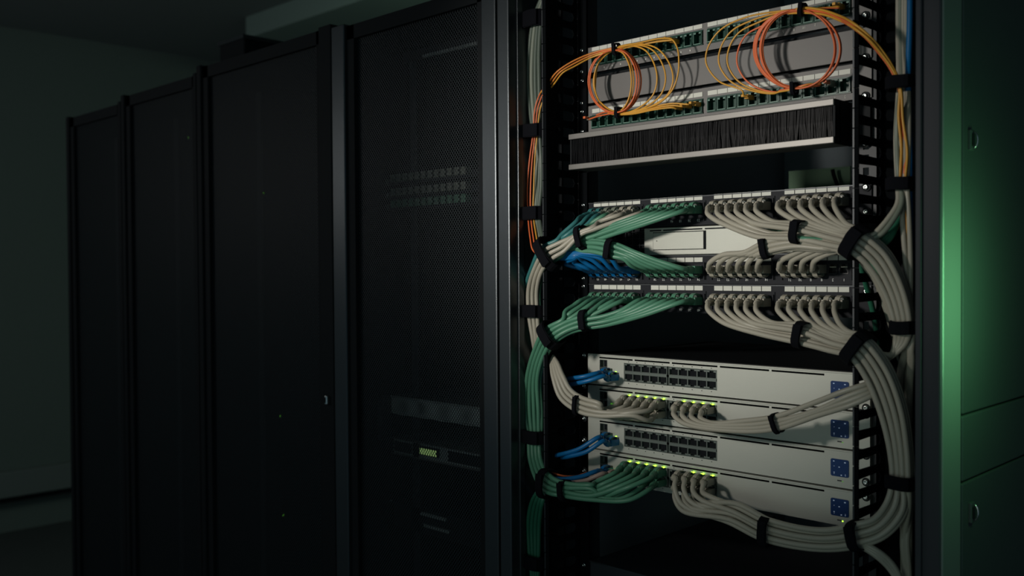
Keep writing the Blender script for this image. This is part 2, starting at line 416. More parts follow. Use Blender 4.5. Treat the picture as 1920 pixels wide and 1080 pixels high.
catch(1818, 263, True); catch(1819, 960, False)

# ------------------------------------------------------------------ screws, labels, text
_screw = None
def screw_mesh():
    global _screw
    if _screw is None:
        mb = MB(); R = []
        for r, y in ((0.0037, 0), (0.0037, -0.001), (0.0030, -0.0024), (0.0017, -0.0030), (0.0013, -0.0018), (0.0004, -0.0017)):
            R.append([(r * math.cos(a * math.pi / 6), y, r * math.sin(a * math.pi / 6)) for a in range(12)])
        mb.rings(R); _screw = mb.mesh('screw', M['chrome'], True)
    return _screw
def screws(parent, off, pts, Y=-0.002):
    for px, py in pts:
        o = link('screw', screw_mesh(), parent, at(px, py, Y) + off); o.rotation_euler = (0, random.random(), 0)
        w_ = MB(); w_.rings([[(0.0056 * math.cos(a * math.pi / 6), y, 0.0056 * math.sin(a * math.pi / 6)) for a in range(12)] for y in (0.0006, -0.0002)])
        w_.build('washer', M['black'], o)
def text(parent, off, s, p, h, material, Y, mirror=True):
    c = bpy.data.curves.new('number', 'FONT'); c.body = s; c.size = h * 1.35; c.align_x = 'CENTER'; c.align_y = 'CENTER'; c.extrude = 0.00005; c.resolution_u = 2
    o = bpy.data.objects.new('tmp', c); C.objects.link(o)
    dg = bpy.context.evaluated_depsgraph_get(); me = bpy.data.meshes.new_from_object(o.evaluated_get(dg))
    bpy.data.objects.remove(o); me.materials.clear(); me.materials.append(material)
    q = link('number', me, parent, Vector((p.x, Y, p.z)) + off); q.rotation_euler = (math.pi / 2, 0, 0)
    if mirror: q.scale = (-1, 1, 1)
    return q
# jack: a box open towards the viewer with a notch for the latch; w, h outer size, sits at y 0 .. depth
def jack_mesh(w, h, material, t=0.0012, depth=0.008, notch=True, out=0.0008, name='port'):
    mb = MB(); a, b = w / 2, h / 2
    mb.box(-a, -a + t, -out, depth, -b, b); mb.box(a - t, a, -out, depth, -b, b)
    mb.box(-a + t, a - t, -out, depth, -b, -b + t)
    nt_ = h * 0.22 if notch else t
    if notch:
        mb.box(-a + t, -a * 0.42, -out, depth, b - nt_, b); mb.box(a * 0.42, a - t, -out, depth, b - nt_, b); mb.box(-a * 0.42, a * 0.42, -out, depth, b - t * 0.7, b)
    else: mb.box(-a + t, a - t, -out, depth, b - t, b)
    mb.box(-a + t, a - t, depth - 0.001, depth, -b + t, b - nt_ * 0.3)
    return mb.mesh(name, material)
def hole_plate(x0, x1, z0, z1, holes, y0, y1):
    """plate with rectangular holes given as (xa, xb, za, zb), all in one row"""
    mb = MB(); hs = sorted(holes); xs_ = x0
    for xa, xb, za, zb_ in hs:
        mb.box(xs_, xa, y0, y1, z0, z1); mb.box(xa, xb, y0, y1, z0, za); mb.box(xa, xb, y0, y1, zb_, z1); xs_ = xb
    mb.box(xs_, x1, y0, y1, z0, z1); return mb
def zpx(px, py, Y=0.0): return at(px, py, Y).z
def xpx(px, Y=0.0): return at(px, 503, Y).x
XL, XR = xpx(1089), xpx(1634)

# ------------------------------------------------------------------ top grey patch panels with dark green jacks
def top_panel(ytop, ybot, tag_t, tag_b, jc, jh, label, scr, texts, numy):
    z1, z0 = zpx(1111, ytop), zpx(1111, ybot)
    root = empty('patch_bay', (0, 0, z0), label, 'patch panel', 'grey patch panels with green jacks'); off = -root.location
    zt1, zt0 = zpx(1111, tag_t), zpx(1111, tag_b)
    zj = at(*jc).z; hj = jh
    groups = [(xpx(1112), xpx(1320)), (xpx(1328), xpx(1597))]
    hole_plate(XL, XR, z0, z1, [(g0, g1, zj - hj / 2, zj + hj / 2) for g0, g1 in groups], 0.0, 0.002).build('faceplate', M['tpanel'], root, off)
    MB().box(XL, XR, 0.0105, 0.012, z0, z1).build('backing', M['black'], root, off)
    jm = None; ports = []
    for gi, (g0, g1) in enumerate(groups):
        n = 13; wj = (g1 - g0) / n
        if jm is None: jm = jack_mesh(wj * 0.92, hj * 0.86, M['gjack'], t=0.0014, out=0.003)
        MB().box(g0, g1, -0.001, 0.0008, zj + hj * 0.43, zj + hj / 2).box(g0, g1, -0.0025, 0.0008, zj - hj / 2, zj - hj * 0.43).build('jack_carrier', M['gjack'], root, off, bevel=0)
        for k in range(n):
            xc = g0 + wj * (k + 0.5); ports.append(Vector((xc, 0, zj)))
            pj = link('port', jm, root, Vector((xc, 0.0, zj)) + off)
            e = MB(); a, b = wj * 0.46, hj * 0.43
            e.box(-a, -a + 0.0005, -0.0036, -0.003, -b, b * 0.9).box(-a * 0.8, -a * 0.35, -0.0038, -0.003, b * 0.6, b * 0.78).box(-a * 0.9, a * 0.8, -0.0042, -0.003, -b, -b + 0.0009).box(a * 0.35, a * 0.8, -0.0038, -0.003, b * 0.6, b * 0.78)
            e.build('jack_edge', M['gjack_edge'], pj)
        tw = (g1 - g0 - 0.001) / n
        for k in range(n):
            if (gi == 1 and k == 6 and ytop < 100): continue
            MB().box(-tw * 0.475, tw * 0.475, -0.0009, 0.0003, 0, zt1 - zt0).build('paper_label', M['paper'], root, Vector((g0 + tw * (k + .5), 0, zt0)) + off)
    screws(root, off, scr)
    for s, px, py in texts: text(root, off, s, at(px, py, 0), 0.0036, M['paper'], -0.0006)
    # row of pale port dots below the jacks
    zn = at(*numy).z
    for k in range(12):
        x = groups[0][0] + (groups[0][1] - groups[0][0]) * (k + .6) / 13
        MB().box(-0.0008, 0.0008, -0.0006, 0, -0.0012, 0.0012).build('port_mark', M['paper'], root, Vector((x, 0, zn)) + off)
    return root, ports
T1, T1P = top_panel(88.5, 136, 89.5, 96.5, (1338, 66, 0), 0.0215, 'topmost grey patch panel with green jacks above the blank plate',
    [(1092, 95), (1092, 135), (1622, 29)], [('1', 1412, 71), ('7', 1396, 74), ('7', 1469, 60), ('8', 1489, 56), ('16', 1508, 52), ('5', 1529, 47)], (1129, 127, 0))
T2, T2P = top_panel(198.5, 252, 205, 212.5, (1338, 196, 0), 0.0215, 'lower grey patch panel with green jacks just above the brush strip',
    [(1092, 194), (1093, 210), (1622, 180)], [('1', 1566, 184), ('2', 1585, 182)], (1129, 246, 0))
z1, z0 = zpx(1125, 144), zpx(1125, 190.5)
bl = empty('blank_plate', (0, 0, z0), 'plain warm grey blank plate behind the coiled orange and yellow fibres', 'blank panel'); off = -bl.location
MB().box(XL, XR, 0.0, 0.002, z0, z1).build('faceplate', M['tpanel'], bl, off, bevel=0.0006)
MB().box(XL, XR, 0.002, 0.012, z0 + 0.002, z0 + 0.004).build('folded_edge', M['tpanel'], bl, off)
screws(bl, off, [(1093, 152), (1622, 108)])
MB().box(XL, XR, 0.014, 0.016, zpx(1111, 196), zpx(1111, 138)).build('rear_plate', M['black'], bl, off)

# ------------------------------------------------------------------ brush strip
YBR = -0.052
zb1, zb2 = zpx(1067, 252, YBR), zpx(1067, 262, YBR)
zb3, zb4 = zpx(1068, 308.5, YBR), zpx(1068, 318.5, YBR)
xb0, xb1 = xpx(1067, YBR), xpx(1563, YBR)
br = empty('brush_strip', (xb0, YBR, zb4), 'brush cable entry strip of black bristles between two grey bars', 'brush strip'); off = -br.location
MB().box(xb0, xb1, YBR, YBR + 0.004, zb2, zb1).box(xb0, xb1, YBR + 0.004, YBR + 0.045, zb1 - 0.002, zb1).build('upper_bar', M['bar'], br, off, bevel=0.0008)
MB().box(xb0, xb1, YBR, YBR + 0.004, zb4, zb3).box(xb0, xb1, YBR + 0.004, YBR + 0.045, zb4, zb4 + 0.002).build('lower_bar', M['bar'], br, off, bevel=0.0008)
MB().box(xb0, xb0 + 0.003, YBR + 0.004, -0.002, zb4, zb1).build('side_bracket', M['black'], br, off)
MB().box(xb1 - 0.003, xb1, YBR + 0.004, -0.002, zb4, zb1).build('side_bracket', M['black'], br, off)
MB().box(XL, xb0 + 0.003, -0.004, -0.002, zb4, zb1).box(xb1 - 0.003, XR, -0.004, -0.002, zb4, zb1).build('mounting_ear', M['black'], br, off)
MB().box(xb0, xb1, YBR + 0.016, YBR + 0.018, zb4, zb1).build('bristle_backing', M['dark'], br, off)
mb = MB()
for i in range(2600):
    x = random.uniform(xb0 + 0.002, xb1 - 0.002); y = YBR + random.uniform(0.005, 0.014); wd = random.uniform(0.00025, 0.0006)
    cl = math.sin(x * 170) * 0.5 + math.sin(x * 411 + 1) * 0.5
    dx = cl * 0.004 + random.gauss(0, 0.0013); z_a, z_b = zb2 + 0.002, zb3 - 0.001; n = len(mb.v); xm = x + dx * 0.35
    zm = (z_a + z_b) / 2
    mb.v += [(x - wd, y, z_a), (x + wd, y, z_a), (xm + wd, y - 0.0008, zm), (xm - wd, y - 0.0008, zm), (x + dx + wd * .6, y, z_b), (x + dx - wd * .6, y, z_b), (x, y + 0.0004, z_a), (xm, y, zm), (x + dx, y + .0004, z_b)]
    mb.f += [(n, n + 1, n + 2, n + 3), (n + 3, n + 2, n + 4, n + 5), (n, n + 3, n + 7, n + 6), (n + 3, n + 5, n + 8, n + 7), (n + 1, n + 6, n + 7, n + 2), (n + 2, n + 7, n + 8, n + 4)]
o = mb.build('bristles', M['bristle'], br, off); o['kind'] = 'stuff'
screws(br, off, [(1093, 247), (1622, 269)])

# ------------------------------------------------------------------ charcoal patch panels
GX = [(1114, 1202), (1220.5, 1318.5), (1339, 1447), (1471, 1593.5)]
def port_xs():
    out = []
    for a, b in GX:
        xa, xb = xpx(a), xpx(b); out.append([xa + (xb - xa) * (k + 0.5) / 6 for k in range(6)])
    return out
PXS = port_xs()
def charcoal_panel(ytop, ybot, ref, tagt, tagb, portc, label, scr, nums, empties=()):
    z1, z0 = zpx(ref, ytop), zpx(ref, ybot)
    root = empty('patch_bay', (0, 0, z0), label, 'patch panel', 'charcoal patch panels'); off = -root.location
    zt1, zt0 = at(*tagt).z, at(*tagb).z; zp = at(*portc).z
    hp = 0.0125; xs_all = [x for g in PXS for x in g]; wpz = 0.0118
    hole_plate(XL, XR, z0, z1, [(x - wpz / 2, x + wpz / 2, zp - hp / 2, zp + hp / 2) for x in xs_all], 0.0, 0.0025).build('faceplate', M['ppanel'], root, off)
    MB().box(XL, XR, -0.0012, 0.0, z1 - 0.0016, z1).build('top_edge', M['rail'], root, off)
    MB().box(XL + 0.02, XR - 0.02, 0.012, 0.05, z0, z1).build('rear_housing', M['black'], root, off)
    jm = jack_mesh(wpz, hp, M['port'], t=0.0009, depth=0.0095, out=0.0012)
    for gi, g in enumerate(PXS):
        xa, xb = g[0] - 0.011, g[-1] + 0.011
        # raised block frame around each group of six
        MB().box(xa, xb, -0.0022, 0, zp + hp * .5 + .0032, zp + hp * .5 + .0042).box(xa, xa + 0.001, -0.0022, 0, z0 + 0.006, zp + hp * .5 + .0032).box(xb - 0.001, xb, -0.0022, 0, z0 + 0.006, zp + hp * .5 + .0032).build('block_rim', M['ppanel'], root, off)
        MB().box(xb + 0.0005, xb + 0.0022, -0.0004, 0, z0 + 0.006, zt0 - 0.001).build('block_gap', M['dark'], root, off)
        for k, x in enumerate(g):
            link('port', jm, root, Vector((x, 0.0, zp)) + off)
            MB().box(-0.0048, 0.0048, 0.001, 0.0085, -0.0008, 0.0008).build('port_contact', M['contact'], root, Vector((x, 0, zp + 0.0025)) + off)
        a, b = xpx(GX[gi][0]), xpx(GX[gi][1]); tw = (b - a) / 6
        for k in range(6):
            MB().box(-tw * 0.46, tw * 0.46, -0.0008, 0.0002, 0, zt1 - zt0).build('paper_label', M['paper'], root, Vector((a + tw * (k + .5), 0, zt0)) + off)
    screws(root, off, scr)
    for gi, k, s, py in nums:
        zz = at(1340, py, 0).z
        text(root, off, s, Vector((PXS[gi][k], 0, zz)), 0.0037, M["print"], -0.0004)
    return root, [[Vector((x, 0, zp)) for x in g] for g in PXS]
nums2 = []
for gi, row in enumerate((['83', '48', '24', '43', '42', '33'], ['28', '22', '20', '25', '17', '24'], ['22', '23', '17', '16', '10', '14'], ['21', '30', '8', '8', '2', '1'])):
    for k, s in enumerate(row): nums2.append((gi, k, s, 524.5))
nums1 = [(1, 2, '49', 412), (1, 3, '18', 412), (1, 4, '28', 412), (1, 5, '23', 412), (2, 0, '14', 412)]
nums3 = [(1, 3, '59', 583), (1, 4, '50', 583), (1, 5, '48', 583)]
PA, PAP = charcoal_panel(364.7, 421, 1340, (1114, 380, 0), (1114, 388, 0), (1442, 386, 0), 'charcoal patch panel above the silver appliance, green and grey leads',
    [(1095, 385), (1095, 430), (1624, 351), (1624, 397)], nums1)
PB, PBP = charcoal_panel(477.5, 532.5, 1340, (1318, 482.5, 0), (1318, 491, 0), (1442, 505, 0), 'charcoal patch panel below the silver appliance with blue leads',
    [(1095, 522), (1624, 490)], nums2)
PC, PCP = charcoal_panel(533.5, 588, 1340, (1318, 535.8, 0), (1318, 544.5, 0), (1442, 567, 0), 'lowest charcoal patch panel, over the dark gap above the switches',
    [(1095, 537), (1625, 546), (1625, 589)], nums3)
# ------------------------------------------------------------------ silver appliance between the patch panels
z1, z0 = zpx(1340, 423), zpx(1340, 476.3)
ap = empty('silver_appliance', (0, 0, z0), 'slim silver appliance with an outlined bay, between the charcoal patch panels', 'network appliance'); off = -ap.location
xa = xpx(1211)
MB().box(xa, xpx(1606), -0.004, 0.30, z0, z1).build('body', M['silver'], ap, off, bevel=0.001)
MB().box(XL, xa, 0.004, 0.30, z0, z1).build('dark_end', M['black'], ap, off)
gr = MB()
for k in range(8): gr.box(xpx(1108 + k * 13), xpx(1108 + k * 13) + 0.0008, 0.0, 0.004, z0, z1)
for k in range(4): gr.box(XL + .01, xa, 0.0005, 0.0035, z0 + (z1 - z0) * (k + .5) / 4, z0 + (z1 - z0) * (k + .5) / 4 + 0.0007)
gr.build('grille', M['rail'], ap, off)
bz1, bz0 = zpx(1228, 436), zpx(1228, 469.5); bx0, bx1 = xpx(1228), xpx(1327)
MB().box(bx0, bx1, -0.0046, -0.0036, bz0, bz1).build('bay_gap', M['dark'], ap, off)
MB().box(bx0 + 0.0008, bx1 - 0.0036, -0.0056, -0.0036, bz0 + 0.0008, bz1 - 0.0010).build('bay_cover', M['silver'], ap, off, bevel=0.0004)
MB().box(-0.0006, 0.0006, -0.0062, -0.0056, -0.0006, 0.0006).build('pinhole', M['dark'], ap, Vector((xpx(1236), 0, zpx(1236, 452))) + off)
zs = zpx(1340, 428.2)
for a, b in ((1222, 1243), (1247, 1320), (1325, 1410), (1416, 1500), (1506, 1590)):
    MB().box(xpx(a), xpx(b), -0.0046, -0.003, zs - 0.0009, zs + 0.0009).build('vent_slot_inlay', M['dark'], ap, off)  # proud dark strips paint the shade of open slots

# ------------------------------------------------------------------ silver switches
SWY = [(661, 697.0), (719.6, 770.3), (779.6, 842.8), (839.3, 917.7), (899.0, 986.5)]
zSW = [(zpx(1110, a + (-0.6 if i else -.6)) + zpx(1599, b)) / 2 for i, (a, b) in enumerate(SWY)]
SWP = []
led_m = MB().box(-0.0022, 0.0022, -0.0030, 0.0004, -0.0022, 0.0022).mesh('port_light', M['led'])
def dzpx(py_off): return py_off      # offsets are given in metres below
def switch(i, label, lit, ears):
    z1, z0 = zSW[i] - 0.0010, zSW[i + 1] + 0.0012
    H = z1 - z0
    root = empty('network_switch', (0, 0, z0), label, 'switch', 'silver switches in the lower rack'); off = -root.location
    x0, x1 = xpx(1107), xpx(1612)
    zt = z1
    # geometry offsets measured on the top switch, relative to its top edge
    ref = zSW[0] - 0.0008
    dz = lambda px, py: ref - zpx(px, py)
    pb_t, pb_b = zt - dz(1173, 679.5), zt - dz(1173, 714)
    gx = [(xpx(1174), xpx(1255)), (xpx(1257.5), xpx(1348))]
    sx0, sx1 = xpx(1128), xpx(1142.5); sf_t, sf_b = zt - dz(1128, 673), zt - dz(1128, 704)
    YS = -0.006
    mb = MB()
    mb.box(x0, sx0, YS, 0.0, z0, z1); mb.box(sx0, sx1, YS, 0.0, z0, sf_b); mb.box(sx0, sx1, YS, 0.0, sf_t, z1)
    mb.box(sx1, gx[0][0], YS, 0.0, z0, z1); mb.box(gx[0][0], gx[1][1], YS, 0.0, z0, pb_b); mb.box(gx[0][0], gx[1][1], YS, 0.0, pb_t, z1)
    mb.box(gx[1][1], x1, YS, 0.0, z0, z1)
    mb.build('faceplate', M['silver'], root, off)
    MB().box(x0, x1, YS - 0.0012, YS + 0.001, z1 - 0.0022, z1).build('top_ridge', M['silver'], root, off, bevel=0.0006)
    MB().box(x0 + 0.001, x1 - 0.001, 0.0102, 0.34, z0 + 0.001, z1 - 0.0005).build('chassis', M['black'], root, off)
    MB().box(XL, x0 - 0.0006, -0.004, 0.002, z0 + 0.002, z1 - 0.002).build('mounting_ear', M['silver'], root, off)
    MB().box(x1 + 0.0003, XR, -0.004, 0.002, z0 + 0.002, z1 - 0.002).build('mounting_ear', M['silver'], root, off)
    screws(root, off, ears, -0.004)
    zs = zt - dz(1264, 677.5)
    zs = zt - 0.0052
    for a, b in ((1128, 1190), (1194, 1259.5), (1264, 1349), (1354, 1446), (1451, 1549.5)):
        MB().box(xpx(a), xpx(b), YS - 0.0004, YS + 0.001, zs - 0.0012, zs + 0.0011).build('vent_slot_inlay', M['black_void'], root, off)  # thin black inlay on the face paints the slot's shade
    # stacked uplink cages
    for a, b in ((sf_t, (sf_t + sf_b) / 2 + .0005), ((sf_t + sf_b) / 2 - .0005, sf_b)):
        h = a - b; c = link('uplink_cage', jack_mesh(sx1 - sx0, h, M['portframe'], t=0.0007, depth=0.009, notch=False, out=0.0), root, Vector(((sx0 + sx1) / 2, YS, (a + b) / 2)) + off)
        MB().box(-0.005, 0.005, 0.0075, 0.0082, -h * .4, h * .4).build('cage_back', M['dark'], c)
    hh = (pb_t - pb_b); cell = []
    for gi, (g0, g1) in enumerate(gx):
        blk = MB().box(g0, g1, YS + 0.0045, YS + 0.0055, pb_b, pb_t).build('block_back', M['dark'], root, off)
        wj = (g1 - g0 - 0.0016) / 5
        MB().box(g0, g0 + 0.0008, YS - 0.0006, 0.003, pb_b, pb_t).box(g1 - 0.0008, g1, YS - 0.0006, 0.003, pb_b, pb_t).box(g0, g1, YS - 0.0006, 0.003, (pb_t + pb_b) / 2 - hh * .055, (pb_t + pb_b) / 2 + hh * .055).box(g0, g1, YS - .0006, 0.003, pb_t - .0006, pb_t).box(g0, g1, YS - .0006, 0.003, pb_b, pb_b + .0006).build('port_block', M['portframe'], root, off)
        rows = []
        for r in (0, 1):
            zc = pb_t - hh * (0.24 if r == 0 else 0.76); row = []
            jm = jack_mesh(wj * 0.99, hh * 0.40, M['portframe'], t=0.0007, depth=0.0085, out=0.0)
            for k in range(5):
                xc = g0 + 0.0008 + wj * (k + .5); row.append(Vector((xc, YS, zc)))
                o = link('port', jm, root, Vector((xc, YS, zc)) + off)
                if r == 1: o.rotation_euler = (0, math.pi, 0)
                MB().box(-wj * .42, wj * .42, 0.004, 0.0045, -hh * .17, hh * .17).build('port_cavity', M['dark'], o)
                sgn = 1 if r == 0 else -1
                MB().box(-0.0008, 0.0008, -0.0004, 0.0003, -0.0005, 0.0005).build('port_mark', M['dprint'], root, Vector((xc, YS, (pb_t + 0.0022) if r == 0 else (pb_b - 0.0026))) + off)
            rows.append(row)
        cell.append(rows)
    for gi, r, k, s in lit:
        p = cell[gi][r][k]
        link('port_light', led_m, root, p + Vector((s * wj * .40, -0.0005, hh * .22)) + off)
    # uplink lights
    for k in range(3):
        MB().box(-0.0012, 0.0012, -0.001, 0, -0.0009, 0.0009).build('link_light', M['led' if i != 1 or k else 'led_dim'], root, Vector((xpx(1150 + k * 4.2), YS, zt - dz(1150, 696 + (k % 2) * 2.6))) + off)
    # blue sticker with pale marks
    wx0, wx1 = xpx(1562), xpx(1596); wz1, wz0 = zt - dz(1562, 712.5), zt - dz(1562, 745)
    def rr(x0, x1, z0, z1, r):
        out = []
        for cx, cz, a0 in ((x1 - r, z1 - r, 0), (x0 + r, z1 - r, 90), (x0 + r, z0 + r, 180), (x1 - r, z0 + r, 270)):
            for k in range(4): a = math.radians(a0 + k * 30); out.append((cx + r * math.cos(a), cz + r * math.sin(a)))
        return out
    sw = MB().prism(rr(wx0, wx1, wz0, wz1, 0.0022), YS - 0.0010, YS + 0.0005).build('blue_sticker_face', M['blue_panel'], root, off)
    ww, wh = wx1 - wx0, wz1 - wz0
    for u, v, s in ((.18, .86, 1), (.80, .84, 1.1), (.48, .55, .9), (.2, .58, .5), (.2, .22, .8), (.2, .14, .5), (.6, .10, 1), (.82, .10, .7), (.82, .17, .5)):
        MB().box(-0.0009 * s, 0.0009 * s, -0.0003, 0, -0.0006 * s, 0.0006 * s).build('pale_mark', M['pale_mark_glow'], sw, Vector((wx0 + ww * u, YS - 0.0010, wz0 + wh * v)))  # small pale marks, faint glow set in the material
    if i:
        MB().box(-0.0035, 0.0025, -0.0003, 0, -0.0008, 0.0008).build('power_mark', M['dprint'], root, Vector(((wx0 * .5 + wx1 * .5), YS, wz0 - 0.0052)) + off)
        MB().box(0.003, 0.0045, -0.0004, 0, -0.0006, 0.0006).build('power_light', M['led_dim' if i < 3 else 'led'], root, Vector(((wx0 * .5 + wx1 * .5), YS, wz0 - 0.0058)) + off)
    SWP.append((cell, [Vector((xpx(1147), YS, zt - dz(1147, 698.5))), Vector((xpx(1159), YS, zt - dz(1159, 706)))]))
    return root
L5 = [(0, 0, k, .30) for k in range(5)]
switch(0, 'topmost silver switch, empty port block and two blue leads', [], [(1096, 666), (1624, 704)])
switch(1, 'second silver switch from the top, wide bundles of grey leads both sides', L5 + [(1, 0, k, .30) for k in (1, 2, 3, 4)], [(1096, 723), (1624, 765), (1624, 777)])
switch(2, 'third silver switch from the top, empty port block, over the green leads', [], [(1096, 784), (1624, 854)])
switch(3, 'lowest silver switch, green leads at one side and grey ones beyond', L5 + [(1, 0, k, .30) for k in (2, 3, 4)], [(1096, 825), (1096, 882), (1624, 904), (1624, 932)])
# shelf at the bottom of the rack
zsh = zpx(1112, 1050)
sh = empty('lower_shelf_unit', (0, 0, zsh), 'dark unit with a flat top at the very bottom of the open rack', 'rack unit'); off = -sh.location
MB().box(xpx(1107), xpx(1612), -0.004, 0.4, zsh - 0.09, zsh).build('body', M['frame_dark'], sh, off, bevel=0.001)
MB().box(xpx(1107), xpx(1612), -0.0055, -0.003, zsh - 0.0025, zsh).build('front_edge', M['frame'], sh, off)
MB().box(XL, xpx(1107), -0.002, 0.002, zsh - 0.09, zsh).build('mounting_ear', M['black'], sh, off)
screws(sh, off, [(1096, 1059)])

# ------------------------------------------------------------------ cables
ORD = ['first', 'second', 'third', 'fourth', 'fifth', 'sixth', 'seventh', 'eighth', 'ninth', 'tenth', 'eleventh', 'twelfth']
v3 = Vector
J = lambda s: random.uniform(-s, s)
D1 = (1029, 476); D2 = (1034, 628); D3 = (1026, 906)
# --- A: upper patch panel, left half (12) to the duct
cols = ['teal', 'teal', 'teal', 'green', 'grey', 'grey', 'grey', 'green', 'green', 'green', 'green', 'green']
bc = ['teal', 'teal', 'dgrey', 'dgrey', 'grey', 'grey', 'green', 'green', 'green', 'green', 'green', 'green']
bw = {'teal': 'teal', 'green': 'green', 'grey': 'grey'}
for i in range(12):
    g, k = divmod(i, 6); p = PAP[g][k]; col = cols[i]
    ppx = [1121, 1136, 1150, 1165, 1180, 1194, 1229, 1245, 1261, 1277, 1294, 1311][i]; ppy = 401 - (ppx - 1118) * 0.058
    a = -1 + 2 * i / 11
    lay = (i * 2) % 3
    if col == 'grey': a = {4: -0.55, 5: 0.05, 6: 0.65}[i]; lay = -0.6
    else: lay += 1.0
    P = [at(ppx - 34, ppy + 7 , -0.046)]
    if i < 3:
        P += [at(1080 + i * 9, 416 + i * 4, -0.060), at(1053 + i * 5, 440 + i * 4, -0.075)]
    elif i < 5:
        P += [at(ppx - 60, ppy + 23, -0.056), wp(1093, 446, -0.078, (-50, 18), 14, -0.9 + (i - 3) * 0.25, 1)]
    else:
        P += [at(ppx - 72 - (i - 5) * 3, ppy + 20 + (i - 5) * 1.0, -0.060), wp(1118, 437, -0.072, (-50, 18), 16, -0.75 + (i - 5) * 0.25, lay * .6), wp(1093, 446, -0.078, (-50, 20), 15, -0.75 + (i - 5) * 0.25, lay)]
    P += [wp(1052, 463, -0.086, (-40, 26), 15, a, lay), wp(*D1, -0.092, (-24, 26), 17, a, lay), wp(1009, 505, -0.080, (-16, 35), 12, a, lay), wp(998, 545, -0.064, (-6, 40), 13, a, lay), wp(999, 588, -0.060, (0, 40), 13, a, lay),
          wp(1005, 640, -0.055, (6, 40), 9, a, lay), wp(1013, 700, -0.03, (6, 40), 6, a, lay), at(1020, 900, -0.01), at(1020, 1420, -0.01)]
    blk = 'first' if g == 0 else 'second'
    cable('patch_cable', f'{bw[col]} patch cable from port {ORD[k]} of the {blk} block, charcoal panel above the appliance', 'leads from the upper charcoal panel to the left duct', col, P, start=p, up=1, bcol=bc[i])
# --- B: middle patch panel, blue six and green six
for k in range(6):
    p = PBP[0][k]; ppx = 1121 + k * 14.6; a = 1 - 2 * k / 5
    P = [at(ppx - 34, 505 - 2, -0.046), at(ppx - 62 + k * 2, 494 - k * 2.4, -0.062), at(1078 + k * 2, 484 - k * 1.8, -0.074), wp(1052, 479, -0.084, (-20, 3), 6, a, 2), wp(*D1, -0.086, (-24, 20), 10, a, 3), at(1005, 505, -0.06), at(1003, 600, -0.03), at(1015, 800, -0.01), at(1018, 1420, -0.01)]
    cable('patch_cable', f'blue patch cable, {ORD[k]} of six in the panel below the appliance', 'blue leads fanned out below the green bundle', 'blue', P, start=p, up=-1)
for k in range(6):
    p = PBP[1][k]; ppx = [1229, 1245, 1261, 1277, 1294, 1311][k]; a = 1 - 2 * k / 5; lay = k % 2
    P = [at(ppx - 33, 503, -0.046), at(1160 + (ppx - 1193) * .62, 497 - k * 1.6, -0.060), at(1160 + (ppx - 1193) * .30, 486 - k * 2.2, -0.068), wp(1147, 468, -0.074, (-40, -6), 12, a, lay), wp(1105, 461, -0.074, (-40, 0), 10, a, lay), wp(1062, 468, -0.078, (-30, 12), 9, a, lay + 1), wp(*D1, -0.085, (-24, 20), 12, a, 2), at(1003, 515, -0.06), at(1001, 600, -0.035), at(1012, 800, -0.012), at(1016, 1420, -0.01)]
    cable('patch_cable', f'green patch cable, {ORD[k]} of six in the panel below the appliance', 'green leads of the panel below the appliance', 'green', P, start=p, up=-1)
# --- C: lowest charcoal panel, left twelve green; ten of them run on to the lowest switch
sw4 = SWP[3][0]; sw4_left = [sw4[0][0][k] for k in range(5)] + [sw4[0][1][k] for k in range(5)]
for i in range(12):
    g, k = divmod(i, 6); p = PCP[g][k]
    ppx = [1121, 1136, 1150, 1165, 1180, 1194, 1229, 1245, 1261, 1277, 1294, 1311][i]; ppy = 565
    a = -1 + 2 * i / 11; lay = (i * 2) % 3
    P = [at(ppx - 33, ppy - 1 + k * .5, -0.046)]
    if i < 3: P += [at(ppx - 47, ppy + 9, -0.060), at(1060 + i * 7, 584 + i * 5, -0.076)]
    else:
        x0 = ppx - 34
        if x0 > 1165: P += [at(x0 * .55 + 1128 * .45, ppy + 17 + (i - 6) * 1.6, -0.062), wp(1132, 595, -0.070, (-50, 10), 15, -0.8 + (i - 3) * .225, lay * .6)]
        P += [wp(1100, 601, -0.078, (-50, 8), 14, -0.8 + (i - 3) * 0.225, lay)]
    P += [wp(1062, 611, -0.086, (-40, 20), 14, a, lay), wp(*D2, -0.092, (-24, 26), 15, a, lay), wp(1013, 662, -0.080, (-14, 35), 12, a, lay), wp(1000, 710, -0.068, (-4, 40), 12, a, lay), wp(1000, 770, -0.064, (0, 40), 15, a, lay), wp(1003, 818, -0.064, (3, 40), 12, a, lay)]
    if i < 10:
        j = [9, 4, 8, 3, 7, 2, 6, 1, 5, 0][i]
        q = sw4_left[j]; qx = [1181, 1197, 1213, 1229, 1245][j % 5]; row = j // 5
        qy = 879 + (qx - 1181) * 0.165 + row * 19
        b_ = -1 + 2 * ((j % 5) * 2 + row) / 9
        P += [wp(1006, 862, -0.070, (8, 40), 12, a, lay), wp(*D3, -0.092, (26, 14), 14, b_, lay), wp(1060, 918, -0.094, (40, 4), 12, b_, lay), wp(1110, 924 - row * 2, -0.088, (50, -3), 15, b_, lay), at(qx - 66, qy + 26 - (j % 5) * 0.5 + row * 5, -0.076), at(qx - 29, qy + 8 + row * 2, -0.052)]
        cable('patch_cable', f'green patch cable between lowest charcoal panel, port {ORD[i]}, and the lowest switch', 'green leads looping down to the lowest switch', 'green', P, start=p, end=q, up=1, up2=1)
    else:
        P += [wp(1008, 880, -0.05, (3, 40), 8, a, 1), at(1014, 960, -0.03), at(1016, 1420, -0.02)]
        cable('patch_cable', f'green patch cable from port {ORD[i]} of the lowest charcoal panel, ending below', 'green leads looping down to the lowest switch', 'green', P, start=p)
